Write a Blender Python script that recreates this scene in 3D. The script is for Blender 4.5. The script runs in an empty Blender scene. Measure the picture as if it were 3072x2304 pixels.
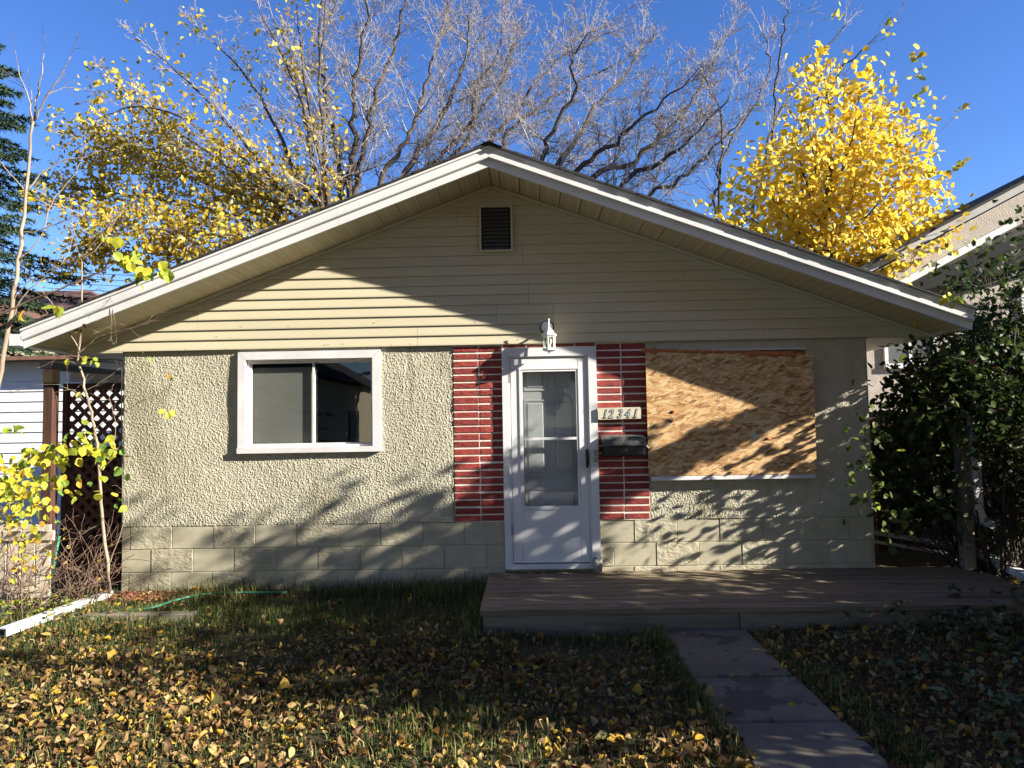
import bpy, math, random
import numpy as np
from mathutils import Vector, Matrix

# ------------------------------------------------------------------ camera, sky, sun, exposure
scene = bpy.context.scene
COL = scene.collection
CAM = (0.344, -6.967, 1.70)
YAW, PITCH, ROLL = math.radians(1.178), math.radians(3.187), math.radians(-0.997)
FPX = 2130.0                                    # focal length in pixels of the 3072 px wide photograph
fwd = Vector((-math.sin(YAW)*math.cos(PITCH), math.cos(YAW)*math.cos(PITCH), math.sin(PITCH)))
rgt0 = Vector((math.cos(YAW), math.sin(YAW), 0)); up0 = rgt0.cross(fwd)
RGT = rgt0*math.cos(ROLL) + up0*math.sin(ROLL)
UPV = up0*math.cos(ROLL) - rgt0*math.sin(ROLL)
cam_data = bpy.data.cameras.new('camera'); cam = bpy.data.objects.new('camera', cam_data); COL.objects.link(cam)
cam_data.sensor_width = 36; cam_data.lens = 36*FPX/3072; cam_data.clip_end = 500; cam_data.clip_start = 0.05
cam.matrix_world = Matrix(((RGT.x, UPV.x, -fwd.x, CAM[0]), (RGT.y, UPV.y, -fwd.y, CAM[1]), (RGT.z, UPV.z, -fwd.z, CAM[2]), (0, 0, 0, 1)))
scene.camera = cam

SUN = Vector((1.0, -0.325, 0.45)).normalized()   # towards the sun
world = bpy.data.worlds.new("World"); scene.world = world; world.use_nodes = True
wn = world.node_tree.nodes; bg = wn['Background']
sky = wn.new('ShaderNodeTexSky'); sky.sky_type = 'NISHITA'; sky.sun_disc = False
sky.sun_elevation = math.asin(SUN.z); sky.sun_rotation = math.atan2(SUN.x, SUN.y)
sky.altitude = 650; sky.air_density = 1.0; sky.dust_density = 0.0; sky.ozone_density = 4.0
hsv = wn.new('ShaderNodeHueSaturation'); hsv.inputs['Saturation'].default_value = 1.17; hsv.inputs['Hue'].default_value = .514
world.node_tree.links.new(sky.outputs[0], hsv.inputs['Color']); world.node_tree.links.new(hsv.outputs[0], bg.inputs[0]); bg.inputs[1].default_value = 0.0755
sl = bpy.data.lights.new('sun', 'SUN'); sl.energy = 5.0; sl.angle = math.radians(0.53); sl.color = (1.0, 0.93, 0.80)
so = bpy.data.objects.new('sun', sl); COL.objects.link(so)
so.rotation_euler = (-SUN).to_track_quat('-Z', 'Y').to_euler()
scene.view_settings.view_transform = 'Standard'; scene.view_settings.look = 'None'
scene.view_settings.exposure = 1.64; scene.view_settings.gamma = 1; scene.view_settings.use_curve_mapping = False
scene.render.engine = 'CYCLES'; scene.cycles.max_bounces = 8; scene.cycles.transparent_max_bounces = 16

# ------------------------------------------------------------------ helpers
KX = 3072/2212.0
def at(x, y, Y=0.0):
    """point on the vertical plane Y seen at photograph position x, y (2212 px wide copy)"""
    d = fwd + RGT*((x*KX-1536)/FPX) - UPV*((y*KX-1152)/FPX)
    return Vector(CAM) + d*((Y-CAM[1])/d.y)
def atz(x, y, Z=0.07):
    d = fwd + RGT*((x*KX-1536)/FPX) - UPV*((y*KX-1152)/FPX)
    return Vector(CAM) + d*((Z-CAM[2])/d.z)

def link(o, parent=None):
    COL.objects.link(o)
    if parent is not None: o.parent = parent
    return o
def thing(name, label, cat, group=None, loc=(0, 0, 0)):
    o = bpy.data.objects.new(name, None); COL.objects.link(o); o.location = loc; o.empty_display_size = .1
    return tag(o, label, cat, group)
def tag(o, label, cat, group=None):
    o['label'] = label; o['category'] = cat
    if group: o['group'] = group
    return o
def mesh_obj(name, v, f, mats, parent=None, mi=None, smooth=False):
    me = bpy.data.meshes.new(name); me.from_pydata(v, [], f)
    for m in (mats if isinstance(mats, (list, tuple)) else [mats]): me.materials.append(m)
    if mi is not None: me.polygons.foreach_set('material_index', np.asarray(mi, dtype=np.int32))
    if smooth: me.polygons.foreach_set('use_smooth', np.ones(len(me.polygons), dtype=bool))
    me.update()
    o = bpy.data.objects.new(name, me); link(o, parent)
    return o
def np_mesh(name, V, F, mats, parent=None, mi=None, smooth=False):
    """V (n,3), F (m,k) arrays, all faces with k corners"""
    me = bpy.data.meshes.new(name); V = np.ascontiguousarray(V, dtype=np.float32); F = np.ascontiguousarray(F, dtype=np.int32)
    m, k = F.shape
    me.vertices.add(len(V)); me.vertices.foreach_set('co', V.ravel())
    me.loops.add(m*k); me.loops.foreach_set('vertex_index', F.ravel())
    me.polygons.add(m); me.polygons.foreach_set('loop_start', np.arange(0, m*k, k, dtype=np.int32))
    me.polygons.foreach_set('loop_total', np.full(m, k, dtype=np.int32))
    for mt in (mats if isinstance(mats, (list, tuple)) else [mats]): me.materials.append(mt)
    if mi is not None: me.polygons.foreach_set('material_index', np.asarray(mi, dtype=np.int32))
    if smooth: me.polygons.foreach_set('use_smooth', np.ones(m, dtype=bool))
    me.update(calc_edges=True); me.validate()
    o = bpy.data.objects.new(name, me); link(o, parent)
    return o

class MB:
    def __init__(s): s.v = []; s.f = []; s.m = []
    def add(s, v, f, m=0):
        b = len(s.v); s.v += [tuple(p) for p in v]; s.f += [tuple(i+b for i in q) for q in f]; s.m += [m]*len(f); return s
    def box(s, x0, x1, y0, y1, z0, z1, m=0):
        v = [(x0,y0,z0),(x1,y0,z0),(x1,y1,z0),(x0,y1,z0),(x0,y0,z1),(x1,y0,z1),(x1,y1,z1),(x0,y1,z1)]
        return s.add(v, [(3,2,1,0),(4,5,6,7),(0,1,5,4),(1,2,6,5),(2,3,7,6),(3,0,4,7)], m)
    def cbox(s, x0, x1, y0, y1, z0, z1, c=.004, m=0):
        """box whose front (-Y) face is chamfered"""
        v = [(x0+c,y0,z0+c),(x1-c,y0,z0+c),(x1-c,y0,z1-c),(x0+c,y0,z1-c),
             (x0,y0+c,z0),(x1,y0+c,z0),(x1,y0+c,z1),(x0,y0+c,z1),
             (x0,y1,z0),(x1,y1,z0),(x1,y1,z1),(x0,y1,z1)]
        f = [(0,1,2,3)]
        for a in range(4):
            b = (a+1) % 4; f += [(4+a,4+b,b,a),(8+a,8+b,4+b,4+a)]
        return s.add(v, f+[(11,10,9,8)], m)
    def obox(s, p, q, w, h, up=(0,0,1), m=0):
        """bar from p to q, w wide (sideways), h high (along up)"""
        p, q, up = Vector(p), Vector(q), Vector(up); d = (q-p).normalized(); r = d.cross(up).normalized(); u = r.cross(d)
        v = []
        for e in (p, q):
            for a, b in ((-1,-1),(1,-1),(1,1),(-1,1)): v.append(e + r*(w/2*a) + u*(h/2*b))
        return s.add(v, [(3,2,1,0),(4,5,6,7),(0,1,5,4),(1,2,6,5),(2,3,7,6),(3,0,4,7)], m)
    def prism(s, poly, y0, y1, m=0):
        """polygon (x,z) counter-clockwise seen from -Y, extruded from y0 to y1"""
        n = len(poly); v = [(a,y0,b) for a,b in poly] + [(a,y1,b) for a,b in poly]
        f = [tuple(range(n)), tuple(range(2*n-1, n-1, -1))] + [(i, n+i, n+(i+1)%n, (i+1)%n) for i in range(n)]
        return s.add(v, f, m)
    def tube(s, pts, rad, n=6, m=0, caps=True):
        pts = [Vector(p) for p in pts]
        if not isinstance(rad, (list, tuple)): rad = [rad]*len(pts)
        ref = None; base = len(s.v); v = []; f = []
        for i, p in enumerate(pts):
            d = (pts[min(i+1, len(pts)-1)] - pts[max(i-1, 0)]).normalized()
            if ref is None: ref = d.orthogonal().normalized()
            a = (ref - d*ref.dot(d)).normalized(); ref = a; b = d.cross(a)
            for k in range(n):
                t = 2*math.pi*k/n; v.append(p + (a*math.cos(t) + b*math.sin(t))*rad[i])
        for i in range(len(pts)-1):
            for k in range(n): f.append((i*n+k, i*n+(k+1)%n, (i+1)*n+(k+1)%n, (i+1)*n+k))
        if caps: f += [tuple(range(n-1,-1,-1)), tuple((len(pts)-1)*n+k for k in range(n))]
        return s.add(v, f, m)
    def lathe(s, prof, cx, cy, n=16, m=0, ph=0.0):
        v = []; f = []
        for r, z in prof:
            for k in range(n):
                t = ph+2*math.pi*k/n; v.append((cx+r*math.cos(t), cy+r*math.sin(t), z))
        for i in range(len(prof)-1):
            for k in range(n): f.append((i*n+k, i*n+(k+1)%n, (i+1)*n+(k+1)%n, (i+1)*n+k))
        f += [tuple(range(n-1,-1,-1)), tuple((len(prof)-1)*n+k for k in range(n))]
        return s.add(v, f, m)
    def build(s, name, mats, parent=None, smooth=False): return mesh_obj(name, s.v, s.f, mats, parent, s.m, smooth)

# ------------------------------------------------------------------ materials
def mat(name, c1, c2=None, scale=6.0, stretch=(1,1,1), rough=.7, bump=0.0, bscale=None, bstretch=None, detail=5, metal=0.0,
        vary=0.0, spots=None, spec=.3, dist=.01, lo=.35, hi=.65, trans=0.0):
    """two-tone procedural surface: noise colour, noise bump, per-object value variation, optional dark spots (colour, scale, threshold)"""
    m = bpy.data.materials.new(name); m.use_nodes = True; nt = m.node_tree; N = nt.nodes; L = nt.links
    b = N['Principled BSDF']; b.inputs['Roughness'].default_value = rough; b.inputs['Metallic'].default_value = metal
    b.inputs['Specular IOR Level'].default_value = spec
    geo = N.new('ShaderNodeNewGeometry')
    def noise(sc, st, det):
        mp = N.new('ShaderNodeMapping'); mp.inputs['Scale'].default_value = st; L.new(geo.outputs['Position'], mp.inputs[0])
        n = N.new('ShaderNodeTexNoise'); n.inputs['Scale'].default_value = sc; n.inputs['Detail'].default_value = det; n.inputs['Roughness'].default_value = .6
        L.new(mp.outputs[0], n.inputs['Vector']); return n.outputs['Fac']
    def ramp(src, a, z):
        r = N.new('ShaderNodeMapRange'); r.inputs[1].default_value = a; r.inputs[2].default_value = z; L.new(src, r.inputs[0]); return r.outputs[0]
    def mix(fac, a, c):
        x = N.new('ShaderNodeMix'); x.data_type = 'RGBA'
        L.new(fac, x.inputs[0])
        for s_, i in ((a, 6), (c, 7)):
            if isinstance(s_, tuple): x.inputs[i].default_value = (*s_, 1)
            else: L.new(s_, x.inputs[i])
        return x.outputs[2]
    c = None
    if c2: c = mix(ramp(noise(scale, stretch, detail), lo, hi), c1, c2)
    if spots:
        for sc, s_, th, st in spots:
            c = mix(ramp(noise(s_, st, 3), th, th+.06), c if c is not None else c1, sc)
    if vary:
        oi = N.new('ShaderNodeObjectInfo'); h = N.new('ShaderNodeHueSaturation')
        h.inputs['Hue'].default_value = .5
        L.new(ramp2(N, L, oi.outputs['Random'], 1-vary, 1+vary), h.inputs['Value'])
        if c is None: h.inputs['Color'].default_value = (*c1, 1)
        else: L.new(c, h.inputs['Color'])
        c = h.outputs[0]
    if c is None: b.inputs['Base Color'].default_value = (*c1, 1)
    else: L.new(c, b.inputs['Base Color'])
    if bump:
        bp = N.new('ShaderNodeBump'); bp.inputs['Strength'].default_value = bump; bp.inputs['Distance'].default_value = dist
        L.new(noise(bscale or scale*4, bstretch or stretch, detail), bp.inputs['Height']); L.new(bp.outputs[0], b.inputs['Normal'])
    if trans:
        tr = N.new('ShaderNodeBsdfTranslucent'); ms = N.new('ShaderNodeMixShader'); ms.inputs[0].default_value = trans
        if c is None: tr.inputs['Color'].default_value = (*c1, 1)
        else: L.new(c, tr.inputs['Color'])
        L.new(b.outputs[0], ms.inputs[1]); L.new(tr.outputs[0], ms.inputs[2]); L.new(ms.outputs[0], N['Material Output'].inputs[0])
    return m
def ramp2(N, L, src, a, z):
    r = N.new('ShaderNodeMapRange'); r.inputs[3].default_value = a; r.inputs[4].default_value = z; L.new(src, r.inputs[0]); return r.outputs[0]
def leafmat(name, c1, c2, trans=.35, rough=.55): return mat(name, c1, c2, scale=9, rough=rough, trans=trans, spec=.25, vary=.18)

M = {}
M['stucco'] = mat('pebble stucco', (.40,.375,.285), (.49,.46,.36), scale=9, rough=.9, bump=.35, bscale=260, dist=.003, spec=.15, spots=[((.355,.33,.24), 1.6, .58, (1,1,.5)), ((.34,.315,.235), 7, .64, (1,1,.10)), ((.27,.245,.18), 55, .66, (1,1,1))])
M['block'] = mat('parged block', (.39,.36,.262), (.47,.435,.325), scale=5, rough=.92, bump=.25, bscale=70, dist=.004, vary=.06, spec=.15, spots=[((.30,.285,.23), 7, .66, (1,1,1))])
M['blockrough'] = mat('rough parged block', (.39,.36,.262), (.48,.44,.325), scale=6, rough=.92, bump=.7, bscale=13, dist=.025, vary=.06, spec=.15, detail=8, bstretch=(1,1,1.7))
M['joint'] = mat('block joint', (.31,.29,.225), (.37,.345,.27), scale=20, rough=.95)
M['siding'] = mat('cream vinyl siding', (.51,.465,.33), (.55,.50,.36), scale=2, stretch=(.6,1,3), rough=.45, bump=.05, bscale=60, bstretch=(.1,1,1), spec=.35, vary=.02, spots=[((.46,.41,.28), 3.2, .70, (.5,1,3))])
M['soffit'] = None
M['white'] = mat('white painted metal', (.60,.60,.605), (.71,.71,.71), scale=2.2, detail=9, rough=.42, bump=.03, bscale=40, spec=.4, spots=[((.60,.58,.54), 6, .69, (1,1,1))])
M['doorwhite'] = mat('white door enamel', (.64,.64,.655), (.73,.73,.74), scale=2.5, detail=9, spots=[((.56,.55,.52), 18, .72, (1,1,1))], rough=.35, spec=.4, bump=.02, bscale=20)
M['casing'] = mat('white window casing', (.58,.57,.585), (.70,.69,.70), scale=3, detail=9, rough=.5, bump=.05, bscale=30, spots=[((.45,.40,.34), 22, .72, (1,1,1))])
M['vinylcream'] = mat('aged window track', (.66,.63,.54), (.74,.72,.66), scale=12, rough=.5)
M['brick'] = mat('red painted brick', (.235,.036,.032), (.30,.056,.044), scale=14, rough=.62, bump=.9, bscale=34, bstretch=(.45,1,1.5), dist=.012, vary=.20, spec=.3, spots=[((.11,.022,.022), 30, .64, (.35,1,1.2)), ((.33,.115,.09), 9, .70, (1,1,1))])
M['mortar'] = mat('white mortar', (.70,.65,.56), (.80,.77,.68), scale=30, rough=.9, bump=.7, bscale=90, dist=.006)
M['shingle'] = mat('dark asphalt shingle', (.030,.028,.028), (.055,.052,.050), scale=60, rough=.95, bump=.4, bscale=300, dist=.003)
M['louver'] = mat('dark louver', (.075,.08,.082), (.10,.105,.105), scale=6, rough=.5)
M['black'] = mat('black plastic', (.012,.012,.013), rough=.45)
M['void'] = mat('dark room', (.02,.02,.02), rough=.9)  # near-black: unlit depth of room and gaps put into the colour
M['blind'] = mat('grey roller blind', (.235,.222,.21), (.27,.255,.242), scale=2, rough=.8)
M['mailbox'] = mat('black painted steel', (.010,.010,.012), (.018,.018,.020), scale=12, rough=.42, bump=.06, bscale=60, spec=.4)
M['mailtop'] = mat('weathered mailbox lid', (.055,.055,.052), (.13,.13,.12), scale=40, rough=.75, bump=.2, bscale=160, dist=.003)
M['steel'] = mat('grey metal', (.30,.31,.32), (.36,.37,.38), scale=9, rough=.45, metal=.5)
M['plaque'] = mat('cream wood plaque', (.52,.48,.36), (.60,.56,.44), scale=5, stretch=(1,1,6), rough=.6, bump=.1, bscale=40)
M['ink'] = mat('dark blue black paint', (.012,.013,.03), rough=.5)
M['inline'] = mat('pale blue paint', (.42,.50,.55), rough=.5)
M['lampwhite'] = mat('white cast lamp', (.78,.78,.72), (.82,.82,.77), scale=10, rough=.4, spec=.4)
M['bulb'] = mat('opal bulb', (.82,.80,.70), rough=.25)
M['deck'] = mat('weathered deck board', (.14,.108,.068), (.25,.198,.132), scale=3.2, stretch=(.35,5,5), rough=.85, bump=.5, bscale=9, bstretch=(.35,6,6), dist=.006, vary=.14, detail=8, spots=[((.085,.065,.05), 4, .64, (.6,4,4))])
M['plank'] = mat('grey weathered plank', (.16,.14,.11), (.25,.22,.17), scale=4, stretch=(.4,5,5), rough=.9, bump=.4, bscale=10, bstretch=(.3,6,6), dist=.006, vary=.15, spots=[((.06,.05,.04), 9, .70, (.6,3,3))])
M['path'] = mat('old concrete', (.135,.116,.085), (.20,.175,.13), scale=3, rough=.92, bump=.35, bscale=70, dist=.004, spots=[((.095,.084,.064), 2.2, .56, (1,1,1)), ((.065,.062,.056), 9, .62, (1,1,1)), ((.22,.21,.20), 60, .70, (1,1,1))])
M['paving'] = mat('pale bounce paving', (.36,.34,.30), (.46,.44,.39), scale=2, rough=.9)  # pale so the added slabs bounce sunlight
M['soil'] = mat('soil under leaves', (.035,.026,.016), (.085,.062,.035), scale=7, rough=1, bump=.9, bscale=40, dist=.02, spots=[((.045,.052,.018), 3, .52, (1,1,1))])
M['mulch'] = mat('red wood mulch', (.22,.075,.05), (.32,.13,.085), scale=40, rough=1, vary=.2)
M['stone'] = mat('grey stone', (.20,.19,.17), (.36,.34,.30), scale=16, rough=.95, bump=.8, bscale=30, dist=.02)
M['fence'] = mat('pale weathered fence board', (.47,.40,.30), (.58,.51,.40), scale=3, stretch=(5,5,.4), rough=.85, bump=.4, bscale=9, bstretch=(6,6,.4), dist=.005, vary=.12)
M['brown'] = mat('brown stained wood', (.050,.022,.015), (.085,.040,.028), scale=6, stretch=(5,5,.6), rough=.75, bump=.2, bscale=14, vary=.15)
M['lattice'] = mat('brown lattice slat', (.105,.045,.032), (.15,.068,.050), scale=12, rough=.8, vary=.18)
M['rawwood'] = mat('bare orange wood', (.50,.29,.13), (.60,.38,.19), scale=10, rough=.8)
M['garage'] = mat('white garage siding', (.76,.76,.76), (.80,.80,.80), scale=2, rough=.6)
M['hose'] = mat('green garden hose', (.03,.17,.095), (.05,.23,.13), scale=20, rough=.4)
M['foam'] = mat('orange expanding foam', (.42,.13,.045), (.56,.22,.08), scale=40, rough=.9, bump=1, bscale=60, dist=.01)
M['bark'] = mat('dark furrowed bark', (.045,.034,.028), (.11,.088,.072), scale=10, stretch=(3,3,.6), rough=.95, bump=.7, bscale=25, dist=.02)
M['twig'] = mat('pale bare twig', (.21,.175,.155), (.37,.325,.295), scale=4, rough=.75, spec=.3)
M['twigbrown'] = mat('reddish twig', (.12,.075,.055), (.23,.155,.115), scale=6, rough=.8)
M['palebark'] = mat('pale smooth bark', (.21,.16,.115), (.33,.265,.195), scale=8, stretch=(1,1,.5), rough=.75, spots=[((.13,.10,.08), 6, .60, (1,1,2))])
M['needle'] = mat('spruce needles', (.018,.042,.022), (.055,.085,.042), scale=3, rough=.7, spec=.2)
M['nstucco'] = mat('neighbour stucco', (.38,.335,.295), (.46,.41,.36), scale=8, rough=.95, bump=.6, bscale=50, dist=.02, spots=[((.34,.29,.24), 16, .60, (1,1,1))])
M['barge'] = mat('grey barge board', (.34,.32,.30), (.43,.41,.38), scale=4, stretch=(1,1,1), rough=.8)
M['bluewhite'] = mat('peeling white trim', (.56,.57,.58), (.72,.72,.70), scale=7, rough=.75)
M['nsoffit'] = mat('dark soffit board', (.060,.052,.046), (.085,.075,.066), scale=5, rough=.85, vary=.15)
M['brownroof'] = mat('brown shingle roof', (.17,.085,.055), (.23,.125,.085), scale=14, rough=.95, vary=.12)
M['wire'] = mat('black wire', (.03,.03,.035), rough=.6)
M['cream'] = mat('cream far wall', (.58,.52,.36), (.64,.58,.42), scale=2, rough=.8)

def leafset(kind, cols, trans=.35): return [leafmat('%s leaf tone %d' % (kind, i+1), c, tuple(x*.78 for x in c), trans) for i, c in enumerate(cols)]
LY = leafset('golden', [(.80,.60,.06),(.85,.68,.12),(.76,.52,.035),(.74,.66,.20),(.66,.42,.035)], .42)
LO = leafset('olive gold', [(.56,.40,.045),(.66,.50,.06),(.40,.32,.045),(.48,.30,.04),(.27,.27,.045)], .42)
LG = leafset('yellow green', [(.55,.55,.05),(.66,.58,.07),(.38,.46,.06),(.20,.36,.07),(.70,.46,.06)], .45)
LD = leafset('dark green', [(.036,.066,.017),(.052,.088,.022),(.072,.108,.026),(.13,.165,.03),(.055,.03,.024)], .30)
LF = leafset('fallen', [(.34,.22,.09),(.23,.125,.052),(.41,.285,.125),(.56,.34,.042),(.13,.070,.036),(.38,.25,.06),(.43,.34,.13),(.19,.16,.052)], .12)
LV = leafset('variegated', [(.09,.115,.045),(.16,.185,.09),(.27,.29,.17),(.05,.075,.025)], .3)
GR = leafset('grass', [(.075,.105,.025),(.115,.145,.035),(.19,.19,.065),(.055,.08,.02),(.33,.29,.13)], .3)

# perforated soffit: dots of dark on a cream panel
def soffit_mat():
    m = bpy.data.materials.new('perforated cream soffit'); m.use_nodes = True; nt = m.node_tree; N = nt.nodes; L = nt.links
    b = N['Principled BSDF']; b.inputs['Roughness'].default_value = .5
    geo = N.new('ShaderNodeNewGeometry'); sep = N.new('ShaderNodeSeparateXYZ'); L.new(geo.outputs['Position'], sep.inputs[0])
    def math_(op, a, v=None):
        n = N.new('ShaderNodeMath'); n.operation = op
        for i, s in enumerate((a, v)):
            if s is None: continue
            if isinstance(s, (int, float)): n.inputs[i].default_value = s
            else: L.new(s, n.inputs[i])
        return n.outputs[0]
    P = .0155
    dd = []
    for ax in (0, 1):
        t = math_('DIVIDE', sep.outputs[ax], P); t = math_('FRACT', math_('ADD', t, 200.0)); t = math_('SUBTRACT', t, .5); dd.append(math_('MULTIPLY', t, t))
    r2 = math_('ADD', dd[0], dd[1]); hole = math_('LESS_THAN', r2, .055)
    # plain bands between the punched ones
    band = math_('FRACT', math_('ADD', math_('DIVIDE', sep.outputs[0], .0945), 40.0)); band = math_('GREATER_THAN', band, .2)
    hole = math_('MULTIPLY', hole, band)
    x = N.new('ShaderNodeMix'); x.data_type = 'RGBA'; L.new(hole, x.inputs[0])
    x.inputs[6].default_value = (.54,.48,.32,1); x.inputs[7].default_value = (.11,.085,.05,1)
    L.new(x.outputs[2], b.inputs['Base Color']); return m
M['soffit'] = soffit_mat()

# oriented strand board: flakes of several directions
def osb_mat():
    m = bpy.data.materials.new('oriented strand board'); m.use_nodes = True; nt = m.node_tree; N = nt.nodes; L = nt.links
    b = N['Principled BSDF']; b.inputs['Roughness'].default_value = .75
    geo = N.new('ShaderNodeNewGeometry'); prev = None; hgt = None
    for rot, sc, st in ((.04, 10, (1,1,4.6)), (-.14, 12, (1,1,4.2)), (.22, 11, (1,1,4.4)), (-.45, 14, (1,1,3.4))):
        mp = N.new('ShaderNodeMapping'); mp.vector_type = 'TEXTURE'; mp.inputs['Rotation'].default_value = (0, rot, 0); mp.inputs['Scale'].default_value = tuple(1/s for s in st)
        L.new(geo.outputs['Position'], mp.inputs[0])
        nz = N.new('ShaderNodeTexNoise'); nz.inputs['Scale'].default_value = 9; L.new(mp.outputs[0], nz.inputs['Vector'])
        ad = N.new('ShaderNodeVectorMath'); ad.operation = 'MULTIPLY_ADD'; L.new(nz.outputs['Color'], ad.inputs[0]); ad.inputs[1].default_value = (.03,.03,.03); L.new(mp.outputs[0], ad.inputs[2])
        v = N.new('ShaderNodeTexVoronoi'); v.inputs['Scale'].default_value = sc; L.new(ad.outputs[0], v.inputs['Vector'])
        sp = N.new('ShaderNodeSeparateColor'); L.new(v.outputs['Color'], sp.inputs[0])
        r = N.new('ShaderNodeValToRGB'); e = r.color_ramp.elements
        e[0].position = 0; e[0].color = (.24,.11,.036,1); e[1].position = 1; e[1].color = (.70,.50,.27,1)
        for p, c in ((.3,(.46,.255,.10,1)),(.62,(.58,.37,.17,1))):
            q = r.color_ramp.elements.new(p); q.color = c
        L.new(sp.outputs[0], r.inputs[0])
        if prev is None: prev = r.outputs[0]; hgt = sp.outputs[1]
        else:
            x = N.new('ShaderNodeMix'); x.data_type = 'RGBA'; g = N.new('ShaderNodeMath'); g.operation = 'GREATER_THAN'; g.inputs[1].default_value = .55
            L.new(sp.outputs[2], g.inputs[0]); L.new(g.outputs[0], x.inputs[0]); L.new(prev, x.inputs[6]); L.new(r.outputs[0], x.inputs[7]); prev = x.outputs[2]
    L.new(prev, b.inputs['Base Color'])
    bp = N.new('ShaderNodeBump'); bp.inputs['Strength'].default_value = .35; bp.inputs['Distance'].default_value = .004; L.new(hgt, bp.inputs['Height']); L.new(bp.outputs[0], b.inputs['Normal'])
    return m
M['osb'] = osb_mat()

def glass_mat(name, tint, gl):
    m = bpy.data.materials.new(name); m.use_nodes = True; nt = m.node_tree; N = nt.nodes; L = nt.links
    N.remove(N['Principled BSDF'])
    t = N.new('ShaderNodeBsdfTransparent'); t.inputs[0].default_value = (*tint, 1)
    g = N.new('ShaderNodeBsdfGlossy'); g.inputs['Roughness'].default_value = .01
    fr = N.new('ShaderNodeFresnel'); fr.inputs[0].default_value = gl
    x = N.new('ShaderNodeMixShader'); gm = N.new('ShaderNodeNewGeometry'); mm = N.new('ShaderNodeMath'); mm.operation = 'SUBTRACT'; mm.use_clamp = True; L.new(fr.outputs[0], mm.inputs[0]); L.new(gm.outputs['Backfacing'], mm.inputs[1]); L.new(mm.outputs[0], x.inputs[0]); L.new(t.outputs[0], x.inputs[1]); L.new(g.outputs[0], x.inputs[2]); L.new(x.outputs[0], N['Material Output'].inputs[0])
    return m
M['glass'] = glass_mat('window glass', (.88,.90,.89), 1.8)
M['stormglass'] = glass_mat('storm door glass', (.84,.855,.855), 1.5)

# ------------------------------------------------------------------ leaves, twigs, grass (vectorised)
def nrmz(a): return a/np.maximum(np.linalg.norm(a, axis=-1, keepdims=True), 1e-9)
LEAF_T = [(0,2,1),(0,3,2),(1,2,5),(1,5,4),(2,3,6),(2,6,5),(4,5,8),(4,8,7),(5,6,9),(5,9,8),(7,8,10),(8,9,10)]
def leaf_verts(n, rs, wid=.62, fold=.22, curl=1.0, tip=.30):
    """n leaf shapes of length 1 along +y, face up: folded along the midrib, bent along the length"""
    y = np.array([0,.17,.15,.17,.46,.44,.46,.76,.75,.76,1.0]); x = np.array([0,-.36,0,.36,-.5,0,.5,-.30,0,.30,0])
    w = (wid*rs.uniform(.8,1.2,(n,1))); X = x[None]*w; Y = np.repeat(y[None], n, 0)
    fo = rs.normal(0, fold, (n,1)) + fold*.6; k = rs.normal(0, curl, (n,1)); k[np.abs(k) < .05] = .05
    Z = np.abs(X)*fo*2 + rs.normal(0,.022,(n,11))
    Y2 = np.sin(k*Y)/k; Z2 = (1-np.cos(k*Y))/k + Z*np.cos(k*Y); Y2 = Y2 - Z*np.sin(k*Y)
    tw = rs.normal(0,.35,(n,1))*Y
    return np.stack([X*np.cos(tw)-Z2*np.sin(tw)*.3, Y2, Z2 + X*np.sin(tw)], -1)
def frames(ydir, nrm):
    y = nrmz(ydir); x = nrmz(np.cross(y, nrm)); z = np.cross(x, y); return np.stack([x, y, z], 1)
def leaf_mesh(name, pos, ydir, nrm, size, mi, mats, parent, rs, **kw):
    n = len(pos); T = leaf_verts(n, rs, **kw)*size[:,None,None]; R_ = frames(ydir, nrm)
    V = np.einsum('nvk,nkj->nvj', T, R_) + pos[:,None,:]
    tri = LEAF_T
    F = (np.array(tri)[None] + (np.arange(n)*11)[:,None,None]).reshape(-1,3)
    o = np_mesh(name, V.reshape(-1,3), F, mats, parent, np.repeat(mi, 12), smooth=False); return o
def leaf_objects(name, pos, ydir, nrm, size, mi, mats, parent, rs, shapes=5, **kw):
    """single leaves as objects that share a few meshes"""
    lib = {}
    T = leaf_verts(shapes, rs, **kw)
    tri = LEAF_T
    R_ = frames(ydir, nrm)
    for i in range(len(pos)):
        key = (int(mi[i]), int(rs.integers(shapes)))
        if key not in lib:
            me = bpy.data.meshes.new(name); me.from_pydata([tuple(p) for p in T[key[1]]], [], tri); me.materials.append(mats[key[0]]); me.update(); lib[key] = me
        o = bpy.data.objects.new(name, lib[key]); link(o, parent)
        r = R_[i]*size[i]
        o.matrix_world = Matrix(((r[0][0],r[1][0],r[2][0],pos[i][0]),(r[0][1],r[1][1],r[2][1],pos[i][1]),(r[0][2],r[1][2],r[2][2],pos[i][2]),(0,0,0,1)))
def seg_mesh(name, segs, mats, parent, n=3, mi=None):
    """segments (p0, p1, r0, r1) as open n-sided prisms in one mesh"""
    A = np.array([s[0] for s in segs]); B = np.array([s[1] for s in segs]); r0 = np.array([s[2] for s in segs]); r1 = np.array([s[3] for s in segs])
    d = nrmz(B-A); ref = np.where(np.abs(d[:,2:3]) < .9, np.array([[0,0,1.]]), np.array([[1.,0,0]])); a = nrmz(np.cross(d, ref)); b = np.cross(d, a)
    ring = [a*math.cos(2*math.pi*k/n) + b*math.sin(2*math.pi*k/n) for k in range(n)]
    A = A - d*r0[:,None]*.3
    V = np.stack([A + q*r0[:,None] for q in ring] + [B + q*r1[:,None] for q in ring], 1)
    base = (np.arange(len(A))*2*n)[:,None]
    F = np.concatenate([base + np.array([[k, (k+1)%n, n+(k+1)%n, n+k]]) for k in range(n)], 0)
    m = None if mi is None else np.tile(np.asarray(mi), n)
    return np_mesh(name, V.reshape(-1,3), F, mats, parent, m, smooth=True)

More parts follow.
